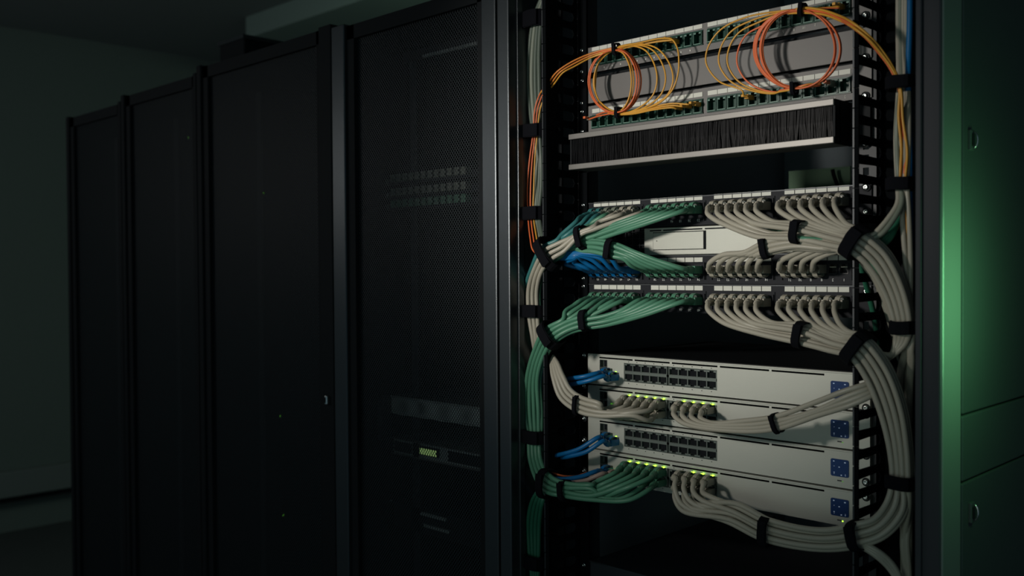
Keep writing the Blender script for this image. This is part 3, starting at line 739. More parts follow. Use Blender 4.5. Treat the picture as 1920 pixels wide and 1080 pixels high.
# green leads leaving downwards from the lowest duct strap
for k in range(4):
    a = -1 + 2 * k / 3
    P = [at(1060, 913 + k * 4, -0.086), wp(*D3, -0.09, (-26, 0), 9, a, 3), at(1009 + k * 3, 921 + k * 6, -0.083), at(996 + k * 6, 945 + k * 5, -0.072), at(990 + k * 7, 985, -0.064), at(992 + k * 6, 1030, -0.062), at(997 + k * 4, 1080, -0.062), at(1000 + k * 4, 1420, -0.062)]
    cable('patch_cable', f'dark green cable dropping below the lowest duct strap, {ORD[k]} of four', 'dark green cables at the foot of the left gutter', 'dgreen', P)
# --- D: grey leads from the left duct to the second switch
sw2 = SWP[1][0]; l2 = [sw2[0][0][k] for k in range(5)] + [sw2[0][1][k] for k in range(5)]
for j in range(10):
    q = l2[j]; row = j // 5; kx = j % 5; qx = [1181, 1197, 1213, 1229, 1245][kx]; qy = 750 + (qx - 1181) * .115 + row * 18
    b_ = -1 + 2 * (kx * 2 + row) / 9; lay = j % 3
    P = [at(1018 - j * .5, 600, -0.03), at(1026, 650, -0.05), wp(1040, 683, -0.074, (4, 30), 6, -b_, lay), wp(1046, 705, -0.084, (4, 30), 9, -b_, lay), wp(1060, 738, -0.088, (18, 22), 12, -b_, lay), wp(1087, 758, -0.088, (30, 8), 13, b_, lay), wp(1125, 769, -0.084, (40, 3), 11, b_, lay), at(qx - 66 + kx * 2, 771 + row * 6 + kx * .6, -0.070), at(qx - 29, qy + 12 + row * 1, -0.050)]
    cable('patch_cable', f'grey patch cable of the first switch bundle, plugged in second switch, {"upper" if not row else "lower"} row {ORD[kx]}', 'grey leads from the left duct to the second switch', 'grey', P, end=q, up2=1)
# --- E: grey leads from the second switch to the right duct
r2 = [sw2[1][0][k] for k in (1, 2, 3, 4)]
for j, q in enumerate(r2):
    qx = [1292, 1308, 1325, 1342, 1342][j]; qy = [765, 767, 769, 771, 790][j]
    a = [0.95, 0.4, -0.2, -0.95, 0.1][j]; lay = [0, 0, 0, 0, 2][j]
    P = [at(qx - 27, qy + 3, -0.046), at(qx - 29, qy + 12, -0.058), at(qx - 8, qy + 22 + (3 - j) * 2.5, -0.068), wp(1392, 799, -0.074, (60, 0), 10, a, lay), wp(1457, 792, -0.078, (60, -14), 12, a, lay), wp(1530, 767, -0.082, (60, -22), 13, a * (1 if j != 2 else -1), lay), wp(1590, 746, -0.085, (60, -22), 15, a, lay), wp(1632, 730, -0.075, (50, -22), 12, a, lay), wp(1668, 712, -0.03, (50, -26), 8, a, lay), at(1690, 780, 0.0), at(1698, 1420, 0.0)]
    cable('patch_cable', f'grey patch cable from the second switch to the right duct, {ORD[j]} of four', 'grey leads from the second switch to the right duct', 'grey', P, start=q)
# --- F: blue leads of the first and third switch
for si, (nm, ends) in enumerate((('topmost', [(1066, 710), (1069, 721)]), ('third', [(1047, 853), (1066, 856)]))):
    for k in range(2):
        q = SWP[0 if si == 0 else 2][1][k]; oy = 0 if si == 0 else 118
        sx, sy = (1122 - 2 + k * 12, 700 + oy + k * 5) if si == 0 else (1122 + k * 9, 820 + k * 7)
        ex, ey = ends[k]
        P = [at(sx, sy, -0.045), at((sx + ex) / 2 + 2, (sy + ey) / 2 + (1 if si == 0 else 5), -0.060), at(ex, ey, -0.060), at(ex - 12, ey + 2, -0.045), at(1032, ey + 8, -0.02), at(1018, ey + 60, 0.0), at(1016, 1420, 0.0)]
        cable('patch_cable', f'short blue patch cable in the {nm} switch, {"upper" if k == 0 else "lower"} of its pair', 'blue leads of the switches', 'blue', P, start=q)
q4 = SWP[3][1]
for k, (col, nm) in enumerate((('blue', 'blue to grey patch cable leaving the lowest switch beside the duct'), ('pink', 'pinkish grey patch cable leaving the lowest switch below the blue one'))):
    P = [at(1117 + k * 14, 884 + k * 4, -0.045), at(1092 + k * 6, 893 + k * 8, -0.062), at(1062, 898 + k * 7, -0.078), at(1040, 898 + k * 5, -0.086), at(1012, 900, -0.06), at(1016, 1000, -0.02), at(1016, 1420, -0.02)]
    cable('patch_cable', nm, None, col, P, start=q4[k])
cable('fibre_cable', 'thin orange fibre just above the pinkish grey cable at the lowest switch', None, 'orange', [at(1100, 886, -0.02), at(1078, 893, -0.05), at(1055, 892, -0.07), at(1040, 888, -0.075), at(1018, 880, -0.03), at(1016, 1420, -0.02)], r=0.0015)

# --- right side bundles
D5 = (1607, 454); D6 = (1609, 652); D8 = (1609, 1003)
SX = {2: [1349, 1367, 1385, 1403, 1421, 1440], 3: [1481, 1502, 1523, 1544, 1565, 1587]}
def fan_exit(ppx, ppy, k, reach):
    return [at(ppx - 22, ppy + 3, -0.044), at(ppx - 21, ppy + 14, -0.056), at(ppx - 5, ppy + 25, -0.064), at(ppx + 17 + reach * .2, ppy + 36 + reach * 0.05, -0.070)]
# A panel: 12
for i in range(12):
    g, k = (2, i) if i < 6 else (3, i - 6)
    ppx = SX[g][k]; ppy = 389 - (ppx - 1349) * 0.062; p = PAP[g][k]
    a5 = 0.95 - 1.9 * i / 5 if i < 6 else 0; lay = i % 3
    P = [at(ppx - 22, ppy + 3, -0.044), at(ppx - 22, ppy + 12, -0.055)]
    if g == 2:
        P += [at(ppx - 8, ppy + 23, -0.062), at(ppx + 12, ppy + 33, -0.068)]
        if k < 3: P += [wp(1448 - (2 - k) * 12, 436 - (2 - k) * 1, -0.074, (60, 10), 11, a5, lay)]
        P += [wp(1497, 434, -0.080, (60, 6), 15, a5, lay), wp(1550, 443, -0.086, (60, 16), 15, a5 * .8 + .25, lay)]
        aD = 0.9 - 0.9 * k / 5
    else:
        q0 = (ppx - 19, ppy + 18); T_ = (1569 + k * 4.2, 438 - k * 3.2)
        P += [at(q0[0] + (T_[0] - q0[0]) * .38, q0[1] + (T_[1] - q0[1]) * .5, -0.070), at(*T_, -0.082)]
        aD = -0.15 - 0.85 * k / 5
    a = aD
    P += [wp(*D5, -0.095, (40, 26), 23, a, lay), wp(1646, 487, -0.084, (34, 36), 24, a, lay), wp(1678, 545, -0.072, (18, 50), 21, a, lay), wp(1694, 610, -0.066, (3, 50), 17, a, lay)]
    if i % 3 == 0 and i < 11:
        P += [wp(1690, 642, -0.062, (-10, 40), 12, a, lay), at(1672 - i, 664 + i, -0.066), at(1648, 663 + i * 1.5, -0.080), at(1622, 655 + i, -0.086), at(1606, 660, -0.05), at(1640, 720, 0.0), at(1690, 900, 0.0), at(1700, 1420, 0.0)]
    elif i % 3 == 1:
        P += [at(1697 + k, 650, -0.05), at(1686 + k, 700, -0.035), at(1690, 800, -0.02), at(1700, 1420, -0.01)]
    else:
        P += [at(1705 + k * .8, 660, -0.055), at(1702 + k, 720, -0.04), at(1704, 830, -0.03), at(1706, 950, -0.025), at(1702, 1420, -0.02)]
    blk = 'third' if g == 2 else 'fourth'
    cable('patch_cable', f'grey patch cable from port {ORD[k]} of the {blk} block, charcoal panel above the appliance', 'grey leads from the upper charcoal panel to the right duct', 'grey', P, start=p)
# B panel: 6 + 4
for i in range(10):
    g, k = (2, i) if i < 6 else (3, i - 6)
    ppx = SX[g][k]; ppy = 504; p = PBP[g][k]; lay = i % 2
    if g == 2:
        P = [at(ppx - 20, ppy - 2, -0.044), at(ppx - 18, ppy - 11, -0.054), at(ppx + 6 - k * 3, ppy - 24 - (5 - k) * .4, -0.062), at(1396 + k * 5 , 476 - (5 - k) * .6 + k * .8, -0.068), wp(1437, 465, -0.074, (50, -12), 12, -0.9 + 1.8 * k / 5, lay), wp(1490, 456, -0.076, (60, -2), 11, -0.9 + 1.8 * k / 5, lay), wp(1550, 462, -0.080, (60, 4), 9, -0.8 + 1.6 * k / 5, lay + 1)]
    else:
        P = [at(ppx - 20, ppy - 2, -0.044), at(ppx - 17, ppy - 14, -0.054), at(ppx + 8, ppy - 28, -0.062), at(ppx + 42, ppy - 40 + k * 1.5, -0.070), at(1575, 466 + k * 2.5, -0.080)]
    a = 0.1 + 0.9 * i / 9
    P += [wp(*D5, -0.086, (40, 26), 22, a, lay + 1), wp(1646, 494, -0.074, (34, 36), 22, a, lay + 1), wp(1676, 550, -0.062, (18, 50), 20, a, lay + 1), wp(1694, 612, -0.056, (3, 50), 16, a, lay + 1), at(1700, 680, -0.03), at(1700, 900, 0.0), at(1700, 1420, 0.0)]
    blk = 'third' if g == 2 else 'fourth'
    cable('patch_cable', f'grey patch cable from port {ORD[k]} of the {blk} block, panel below the appliance', 'grey leads from the middle charcoal panel to the right duct', 'grey', P, start=p, up=-1)
# one green lead in the same bundle
cable('patch_cable', 'single green patch cable under the grey bundle beside the right duct', None, 'green', [at(1440, 434, -0.01), at(1470, 438, -0.05), at(1500, 447, -0.080), at(1550, 452, -0.080), at(1588, 464, -0.088), wp(*D5, -0.090, (40, 26), 22, .75, 1), at(1640, 500, -0.08), at(1668, 560, -0.06), at(1688, 620, -0.05), at(1700, 760, 0.0), at(1700, 1420, 0.0)])
# C panel: 12; eight run on to the lowest switch
r4 = [sw4[1][0][k] for k in (1, 2, 3, 4)] + [sw4[1][1][k] for k in (1, 2, 3, 4)]
for i in range(12):
    g, k = (2, i) if i < 6 else (3, i - 6)
    ppx = SX[g][k]; ppy = 567 + (ppx - 1349) * 0.02; p = PCP[g][k]; lay = i % 3
    P = [at(ppx - 22, ppy + 2, -0.044), at(ppx - 22, ppy + 13, -0.055)]
    if g == 2:
        a5 = 0.95 - 1.9 * k / 5
        P += [at(ppx - 10, ppy + 26, -0.062), at(ppx + 12, ppy + 40 - k * .5, -0.068)]
        if k < 3: P += [wp(1455 - (2 - k) * 14, 620 - (2 - k) * 3, -0.074, (60, 16), 13, a5, lay)]
        P += [wp(1503, 626, -0.080, (60, 14), 18, a5, lay), wp(1555, 640, -0.086, (60, 20), 18, a5 * .7 + .25, lay)]
        a = 0.95 - 0.95 * k / 5
    else:
        q0 = (ppx - 21, ppy + 20); T_ = (1570 + k * 4.2, 638 - k * 3.2)
        P += [at(q0[0] + (T_[0] - q0[0]) * .34, q0[1] + (T_[1] - q0[1]) * .5, -0.070), at(*T_, -0.082)]
        a = -0.1 - 0.9 * k / 5
    P += [wp(*D6, -0.095, (40, 30), 24, a, lay), wp(1645, 698, -0.086, (26, 40), 25, a, lay), wp(1672, 765, -0.078, (14, 50), 24, a, lay), wp(1687, 840, -0.074, (5, 50), 20, a, lay), wp(1691, 903, -0.074, (0, 50), 19, a, lay)]
    if i < 8:
        ii = [7, 3, 6, 2, 5, 1, 4, 0][i]; q = r4[ii]; row = ii // 4; kx = ii % 4; qx = [1291, 1308, 1325, 1343][kx]; qy = 892 + kx * 3.0 + row * 19
        b_ = -0.95 + 1.9 * i / 7
        P += [wp(1680, 950, -0.078, (-16, 40), 20, -b_, lay), wp(1650, 988, -0.088, (-34, 24), 20, b_, lay), wp(*D8, -0.095, (-50, 6), 21, b_, lay), wp(1540, 1012, -0.090, (-50, -4), 19, b_, lay), wp(1440, 994, -0.084, (-50, -16), 20, b_, lay), wp(1374, 962, -0.076, (-50, -24), 20, b_, lay), at(qx - 12, qy + 30 + (3 - kx) * 8 - row * 8, -0.066), at(qx - 26, qy + 21, -0.058), at(qx - 24, qy + 6, -0.048)]
        cable('patch_cable', f'grey patch cable between lowest charcoal panel, {"third" if g == 2 else "fourth"} block port {ORD[k]}, and lowest switch', 'grey leads looping down to the lowest switch', 'grey', P, start=p, end=q, n=8)
    else:
        P += [wp(1696, 950, -0.07, (0, 40), 12, a, lay), at(1688 + k * 2.5, 1010, -0.062), at(1692 + k * 2.5, 1080, -0.06), at(1692 + k * 2.5, 1420, -0.06)]
        cable('patch_cable', f'grey patch cable from port {ORD[k]} of the lowest charcoal panel, running out below', 'grey leads looping down to the lowest switch', 'grey', P, start=p)
for k in range(3):
    P = [at(1580, 1018 + k * 2, -0.07), at(1612, 1018 + k * 3, -0.088), at(1640, 1030 + k * 5, -0.088), at(1668, 1052 + k * 7, -0.08), at(1688, 1085 + k * 8, -0.075), at(1700, 1150 + k * 8, -0.07)]
    cable('patch_cable', f'grey cable curving down and out below the lowest right duct strap, {ORD[k]} of three', 'grey cables leaving below the lowest right strap', 'grey', P)
# gutter cables from the upper right strap
for k in range(4):
    P = [at(1684 + k * 6, -160, -0.03), at(1684 + k * 5, 60, -0.03), at(1685 + k * 6, 160, -0.045), at(1680 + k * 8, 260, -0.058), at(1683 + k * 6, 345, -0.06)]
    if k in (0, 1):
        P += [at(1683 + k * 8, 380, -0.066), at(1668 + k * 9, 406 + k * 3, -0.074), at(1644 + k * 8, 434 + k * 5, -0.082), at(1620, 455, -0.084), at(1640, 520, -0.02), at(1690, 700, 0.0), at(1695, 1420, 0.0)]
    else:
        P += [at(1692 + (k - 2) * 12, 400, -0.06), at(1697 + (k - 2) * 10, 480, -0.055), at(1702 + (k - 2) * 5, 560, -0.05), at(1700 + (k - 2) * 4, 700, -0.03), at(1703 + (k - 2) * 3, 900, -0.02), at(1700, 1420, -0.02)]
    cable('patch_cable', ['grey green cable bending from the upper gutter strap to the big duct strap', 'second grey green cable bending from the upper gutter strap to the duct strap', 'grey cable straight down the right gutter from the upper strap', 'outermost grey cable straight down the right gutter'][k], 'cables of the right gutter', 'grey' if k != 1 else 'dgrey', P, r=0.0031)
for k in range(3):
    P = [at(1690 + k * 4, 380, -0.045), at(1686, 408, -0.05), at(1668, 436 + k * 6, -0.06), at(1640, 458 + k * 4, -0.07), at(1615, 462, -0.07), at(1640, 600, 0.0), at(1690, 900, 0.0)]
    cable('patch_cable', f'dark green cable in shade behind the upper right gutter bend, {ORD[k]} of three', 'shaded green cables of the right gutter', 'dgreen', P)  # darker green copy: dimness of the gutter put into the jacket colour
cable('patch_cable', 'bright blue cable running down the right gutter from above', None, 'blue', [at(1707, -160, -0.045), at(1706, 40, -0.045), at(1704, 110, -0.046), at(1703, 155, -0.05), at(1706, 260, -0.01), at(1708, 600, 0.01)], r=0.0036)
cable('patch_cable', 'pale grey cable just left of the blue one in the right gutter', None, 'dgrey', [at(1706, 60, -0.02), at(1699, 100, -0.03), at(1694, 150, -0.04), at(1684, 200, -0.058), at(1682, 260, -0.06), at(1685, 345, -0.06), at(1680, 420, 0.0)], r=0.003)

# --- left gutter: upper cables
for k in range(4):
    P = [at(1030 + k * 3, -30, -0.05), at(1012 + k * 4, 5, -0.052), at(1000 + k * 5, 40, -0.055), at(993 + k * 6, 90, -0.055), at(990 + k * 7, 150, -0.055), at(994 + k * 6, 205, -0.055), at(1000 + k * 4, 247, -0.055), at(1006 + k * 3, 300, -0.05), at(1003 + k * 4, 350, -0.052), at(1002 + k * 3, 400, -0.058), at(1006 + k * 3, 432, -0.064), at(1017 + k * 1.5, 460, -0.074), at(1024, 478, -0.08), at(1010, 540, -0.04), at(1012, 700, 0.0)]
    cable('patch_cable', ['grey green cable nearest the frame post in the upper left gutter', 'second grey green cable in the upper left gutter', 'pale cable behind the orange fibres in the left gutter', 'innermost cable beside the left duct tip, upper gutter'][k], 'cables of the upper left gutter', ['shade', 'dgrey', 'shade', 'shade'][k], P)  # darkened jackets: the gutter's shade is put into their colour
# --- fibres, left coil
FR = 0.00125
def fibre(label, group, col, pix, r=FR, plug=None, plug2=None):
    P = [at(x, y, Y) for x, y, Y in pix]
    path = catmull(P, 7); root = empty('fibre_cable', path[0], label, 'cable', group); off_ = path[0].copy()
    tube([p - off_ for p in path], r, 7, 'jacket', M['c_' + col], root)
    for pt in (plug, plug2):
        if pt is None: continue
        q = at(*pt, -0.004) - off_
        MB().box(-0.0032, 0.0032, -0.012, 0.004, -0.003, 0.003).build('connector', M['c_' + ('yellow' if col == 'yellow' else 'dgrey')], root, q, bevel=0.0006)
        MB().box(-0.0022, 0.0022, -0.022, -0.012, -0.0018, 0.0018).build('boot', M['c_' + col], root, q, bevel=0.0005)
    return root
LT = [(1008, 250), (1012, 205), (1022, 172), (1036, 152), (1062, 126), (1100, 106), (1135, 95), (1156, 91)]
def ltrunk(k):
    base = [(1004 - 4 + k * 5, 470 - k * 2, -0.085), (1000 - 6 + k * 6, 445, -0.075), (990 + k * 5, 400, -0.062), (989 + k * 6, 350, -0.06), (993 + k * 5, 300, -0.06), (1000 + k * 4, 247, -0.06)]
    tr = [(1003 + k * 5, 205, -0.062), (1013 + k * 6, 175, -0.062), (1028 + k * 6, 156, -0.066), (1044 + k * 6, 135 + k * .5, -0.070), (1072 + k * 2, 116 + k * 4.5, -0.060), (1106, 101 + k * 4.0, -0.046), (1140, 92 + k * 2.6, -0.038), (1156, 90 + k * 2, -0.036)]
    return [(1020, 483, -0.085)] + base + tr
def coil(cx, cy, rl, rr_, rt, rb, top, bot, Y, turns=1.0, dy=0.003):
    """one turn through both ties: right side down, left side up"""
    out = []
    for k in range(1, 13):
        a = math.pi * 2 * k / 12
        x = cx + (rr_ if math.sin(a) > 0 else rl) * math.sin(a); y = cy - (rt if math.cos(a) > 0 else rb) * math.cos(a)
        out.append((x, y, Y + dy * math.sin(a)))
    return out
def ellpts(cx, cy, rl, rr_, ry, Y, a0, a1, n):
    out = []
    for k in range(n + 1):
        a = math.radians(a0 + (a1 - a0) * k / n); s = math.sin(a)
        out.append((cx + (rr_ if s > 0 else rl) * s, cy - ry * math.cos(a) , Y))
    return out
lc = [('orange', 52, 47, -0.036, 'outer'), ('orange', 49, 43, -0.040, 'middle'), ('yellow', 41, 33, -0.034, 'inner')]
for k, (col, rl, rr_, Y, nm) in enumerate(lc):
    P = ltrunk(k if col == 'orange' else 2) + ellpts(1156 - 1, 152, rl, rr_, 60 - k, Y, 20, 340, 14) + ellpts(1155, 152, rl - 5, rr_ - 4, 60 - k, Y - 0.003, 380 - 360, 180, 7)
    if k == 0: P += [(1140, 214, -0.034), (1118, 219, -0.026), (1104, 224, -0.022)]; pl = (1112, 223)
    elif k == 1: P += [(1135, 210, -0.03), (1118, 216, -0.02)]; pl = None
    else: P += [(1180, 212, -0.03), (1190, 206, -0.02)]; pl = None
    fibre(f'{col} fibre of the left coil, {nm} loop, running into the left gutter', 'fibres coiled over the left of the blank plate', col, P, plug=pl)
yc = [(1232, 84, 190), (1248, 79, 196), (1262, 76, 200), (1273, 72, 203)]
for k, (xe, yt, yb) in enumerate(yc):
    w_ = xe - 1156
    if k < 3:
        P = ltrunk(min(k, 2))[-7:-1] + [(1156, 92 - k * 1.5, -0.036), (1156 + w_ * .35, 86 - k * 2, -0.036), (1156 + w_ * .72, 95 - k * 2, -0.036), (1156 + w_ * .94, 122 - k, -0.036), (xe, 150, -0.036), (1156 + w_ * .90, 178, -0.036), (1156 + w_ * .6, 200, -0.036), (1156 + w_ * .28, 211, -0.036), (1161, 213 - k, -0.036), (1138, 206 - k * 2, -0.034), (1118, 180, -0.030 - k * .002), (1113 + k * 2, 150, -0.030), (1122, 120, -0.032), (1140, 100, -0.034), (1158, 93, -0.034), (1200, 84, -0.032), (1235, 74 + k * 2, -0.028), (1256 + k * 3, 71 + k * 2, -0.024)]
        pl = (1262 + k * 3, 76 + k)
    else:
        P = [(1135, 97, -0.034), (1156, 90, -0.038), (1200, 80, -0.038), (1240, 72, -0.036), (1260, 74, -0.036), (1270, 90, -0.036), (xe, 115, -0.036), (xe - 2, 140, -0.036), (xe - 12, 168, -0.036), (1238, 192, -0.036), (1200, 206, -0.036), (1161, 212, -0.036), (1140, 208, -0.034)]; pl = None
    fibre(f'yellow fibre of the left coil, {ORD[k]} of the four wide loops', 'wide yellow loops of the left coil', 'yellow', P, plug=pl)
for k in range(3):
    P = [(1140, 209 + k * 2, -0.034), (1161, 212 + k * 1.5, -0.037), (1190, 209 + k * 3 * .7, -0.036), (1225, 200 + k * 3, -0.034), (1262, 194 + k * 4, -0.030), (1292 - k * 12, 196 + k * 4, -0.026)]
    fibre(f'yellow fibre running along the lower grey panel from the coil tie, {ORD[k]} of three', 'yellow fibres plugged in the lower grey panel', 'yellow', P, plug=(1310 - k * 17, 196 + k * 3.2))
# --- fibres, right coil
def rtrunk(k): return [(1506, 17 + k * 2, -0.036), (1540, 20 + k * 2, -0.040), (1572, 30 + k * 3.5, -0.055), (1600, 44 + k * 4.5, -0.088), (1625, 63 + k * 5, -0.086), (1652 - k * 3, 92 + k * 3, -0.076), (1675 - k * 4, 126, -0.068), (1688 - k * 3, 158, -0.064), (1687 + k * 3, 220, -0.060), (1692 + (k % 2) * 6, 280, -0.060), (1690 + k * 4, 340, -0.060), (1698, 400, -0.03), (1700, 700, 0.0)]
rc = [('orange', 80, 74, 'outer'), ('orange', 78, 64, 'second'), ('orange', 68, 72, 'third'), ('orange', 66, 62, 'inner')]
for k, (col, rl, rr_, nm) in enumerate(rc):
    P = list(reversed(rtrunk(k % 3))) + ellpts(1493, 92, rl, rr_ + 10, 73 + (k % 2), -0.036 - k * 0.002, -15, -340, 15) + ellpts(1493, 92, rl - 3, rr_ + 4, 72, -0.040, -355, -540, 8)
    if k == 0: P += [(1520, 163, -0.03), (1538, 160, -0.02)]
    fibre(f'orange fibre of the right coil, {nm} loop, running into the right gutter', 'orange fibres coiled over the right of the blank plate', col, P, plug=(1562, 158) if k == 0 else None)
for k in range(2):
    P = [(1478, 22 + k * 3, -0.037)] + [(x + k * 5 - 2, y - 2 + k * 7, Y - 0.003) for x, y, Y in rtrunk(k)]
    fibre(f'yellow fibre from the right coil into the right gutter, {ORD[k]} of two', 'yellow fibres entering the right gutter', 'yellow', P, r=0.0016)
for k, xe in enumerate((1324, 1348, 1364, 1382)):
    col = 'orange' if k == 3 else 'yellow'; w_ = 1493 - xe
    P = [(1574, 12 + k * 1.0, -0.022), (1545, 15, -0.030), (1506, 17 + k, -0.038), (1470, 20 + k * 2, -0.038), (1493 - w_ * .55, 32 + k * 5, -0.038), (1493 - w_ * .84, 56 + k * 3, -0.038), (xe + 4, 88, -0.038), (xe, 118, -0.038), (1493 - w_ * .86, 152 - k, -0.036), (1493 - w_ * .6, 170 - k, -0.034)]
    if k == 0: P += [(1395, 179, -0.030), (1402, 181, -0.026)]
    else: P += [(1493 - w_ * .3, 177 - k * 1.5, -0.034), (1462, 173 - k, -0.036), (1490, 168 - k, -0.038), (1515, 158, -0.036), (1540, 158, -0.024)]
    fibre(f'{col} fibre of the right coil, wide loop, {ORD[k]} from its far side', 'wide loops of the right coil', col, P, plug=(1408, 183) if k == 0 else (1560, 156), plug2=(1578, 13) if k == 0 else None)

# ------------------------------------------------------------------ hook and loop straps
def strap(px, py, Y, tang, hh, wpx, label, dep=0.013, group='black hook and loop straps', flap=True):
    c = at(px, py, Y); L_ = math.hypot(*tang); tx, ty = tang[0] / L_, tang[1] / L_
    e = 6.0
    t_ = (at(px + tx * e, py + ty * e, Y) - c).normalized()
    n1 = (at(px - ty * e, py + tx * e, Y) - c); s_px = n1.length / e; n1 = (n1 - t_ * n1.dot(t_)).normalized(); n2 = t_.cross(n1).normalized()
    a, w_ = hh * s_px, wpx * s_px
    root = empty('cable_strap', c, label, 'cable strap', group)
    R = []; N_ = 26
    def prof(r0, th, u): return [( -w_ / 2, r0), (w_ / 2, r0), (w_ / 2, r0 + th), (-w_ / 2, r0 + th)]
    for i in range(N_):
        ang = 2 * math.pi * i / N_; ca, sa = math.cos(ang), math.sin(ang)
        sq = 1.0 / (abs(ca) ** 2.6 + abs(sa) ** 2.6) ** (1 / 2.6)
        wob = 1 + 0.02 * math.sin(5 * ang + px)
        ring = []
        for u, rr_ in prof(0, 0.0016, 0):
            ring.append(t_ * (u + 0.0004 * math.sin(3 * ang + px)) + n1 * ((a * wob + rr_) * ca * sq) + n2 * ((dep * wob + rr_) * sa * sq))
        R.append(ring)
    MB().rings(R, closed=True).build('band', M['velcro'], root, smooth=False)
    if flap:
        # the loose end: overlapping second layer on the visible side
        R = []
        sg = 1 if n2.y < 0 else -1
        for i in range(10):
            ang = math.radians(sg * (20 + i * 12)); ca, sa = math.cos(ang), math.sin(ang); sq = 1.0 / (abs(ca) ** 2.6 + abs(sa) ** 2.6) ** (1 / 2.6)
            lift = 0.0017 + (0.0022 * max(0, i - 7) / 2)
            R.append([t_ * (u * 0.9) + n1 * ((a + lift + rr_) * ca * sq) + n2 * ((dep + lift + rr_) * sa * sq) for u, rr_ in prof(0, 0.0012, 0)])
        MB().rings(R).build('strap_tail', M['velcro'], root)
    return root
strap(1093, 446, -0.074, (-50, 22), 20, 12, 'black strap round the upper green and grey leads above the blue ones', 0.013)
strap(1147, 468, -0.072, (-40, -6), 17, 14, 'black strap round the green leads beside the blue fan', 0.011)
strap(*D1, -0.088, (-24, 24), 27, 17, 'black strap tying the upper leads to the left duct', 0.018)
strap(1100, 601, -0.074, (-50, 8), 18, 15, 'black strap round the green leads of the lowest charcoal panel', 0.012)
strap(*D2, -0.088, (-24, 24), 22, 18, 'black strap tying the green leads to the left duct', 0.018)
strap(1087, 758, -0.084, (30, 8), 17, 8, 'narrow black strap round the grey leads by the second switch', 0.012)
strap(1060, 919, -0.090, (40, 5), 17, 12, 'black strap round the green leads by the lowest switch', 0.012)
strap(*D3, -0.088, (26, 6), 24, 16, 'lowest black strap on the left duct, just beside another strap', 0.018)
strap(1497, 434, -0.076, (60, 8), 20, 17, 'black strap round the grey leads in front of the silver appliance', 0.013)
strap(1437, 465, -0.071, (50, -10), 18, 13, 'black strap round the grey leads below the appliance strap', 0.010)
strap(*D5, -0.088, (40, 28), 31, 26, 'large black strap tying the upper grey leads to the right duct', 0.020)
strap(1503, 627, -0.076, (60, 15), 22, 17, 'black strap round the grey leads in the dark gap above the switches', 0.014)
strap(*D6, -0.088, (40, 32), 30, 24, 'large black strap on the right duct just above the switches', 0.020)
strap(1457, 793, -0.076, (60, -14), 17, 9, 'narrow tilted black strap round the grey leads on the second switch', 0.011)
strap(1438, 995, -0.080, (50, 14), 25, 17, 'black strap round the grey leads below the lowest switch', 0.013)
strap(*D8, -0.088, (50, -2), 25, 20, 'black strap tying the lowest grey leads to the right duct', 0.020)
for px, py, hh, w_, Y, nm in ((1003, 38, 19, 22, -0.054, 'wide black gutter strap near the top of the left duct'), (1006, 246, 17, 18, -0.058, 'black gutter strap where the orange fibres come down'), (1004, 400, 17, 18, -0.058, 'black gutter strap below the orange and yellow fibres'),
        (1003, 583, 17, 17, -0.060, 'black gutter strap round grey cables, left duct'), (1005, 818, 18, 18, -0.062, 'black gutter strap round the green cables, left duct'), (1006, 1052, 16, 18, -0.060, 'lowest black gutter strap of the left duct'),
        (1692, 156, 24, 24, -0.060, 'black gutter strap where the yellow fibres turn down, below the blue cable'), (1692, 345, 24, 24, -0.060, 'black gutter strap above the spread grey green cables'), (1696, 614, 21, 25, -0.062, 'black gutter strap halfway down the right gutter'), (1692, 903, 25, 25, -0.070, 'lowest black strap in the right gutter')):
    strap(px, py, Y, (0, 50), hh, w_, nm, 0.015)
strap(1156, 92, -0.036, (30, -6), 9, 7, 'small black tie at the top of the left fibre coil', 0.006, 'small ties of the fibre coils', True)
strap(1161, 211, -0.036, (30, 0), 8, 8, 'small black tie at the bottom of the left fibre coil', 0.006, 'small ties of the fibre coils', True)
strap(1505, 18, -0.038, (30, 0), 10, 9, 'small black tie at the top of the right fibre coil', 0.006, 'small ties of the fibre coils', True)
strap(1490, 166, -0.038, (30, -4), 9, 8, 'small black tie at the bottom of the right fibre coil', 0.006, 'small ties of the fibre coils', True)

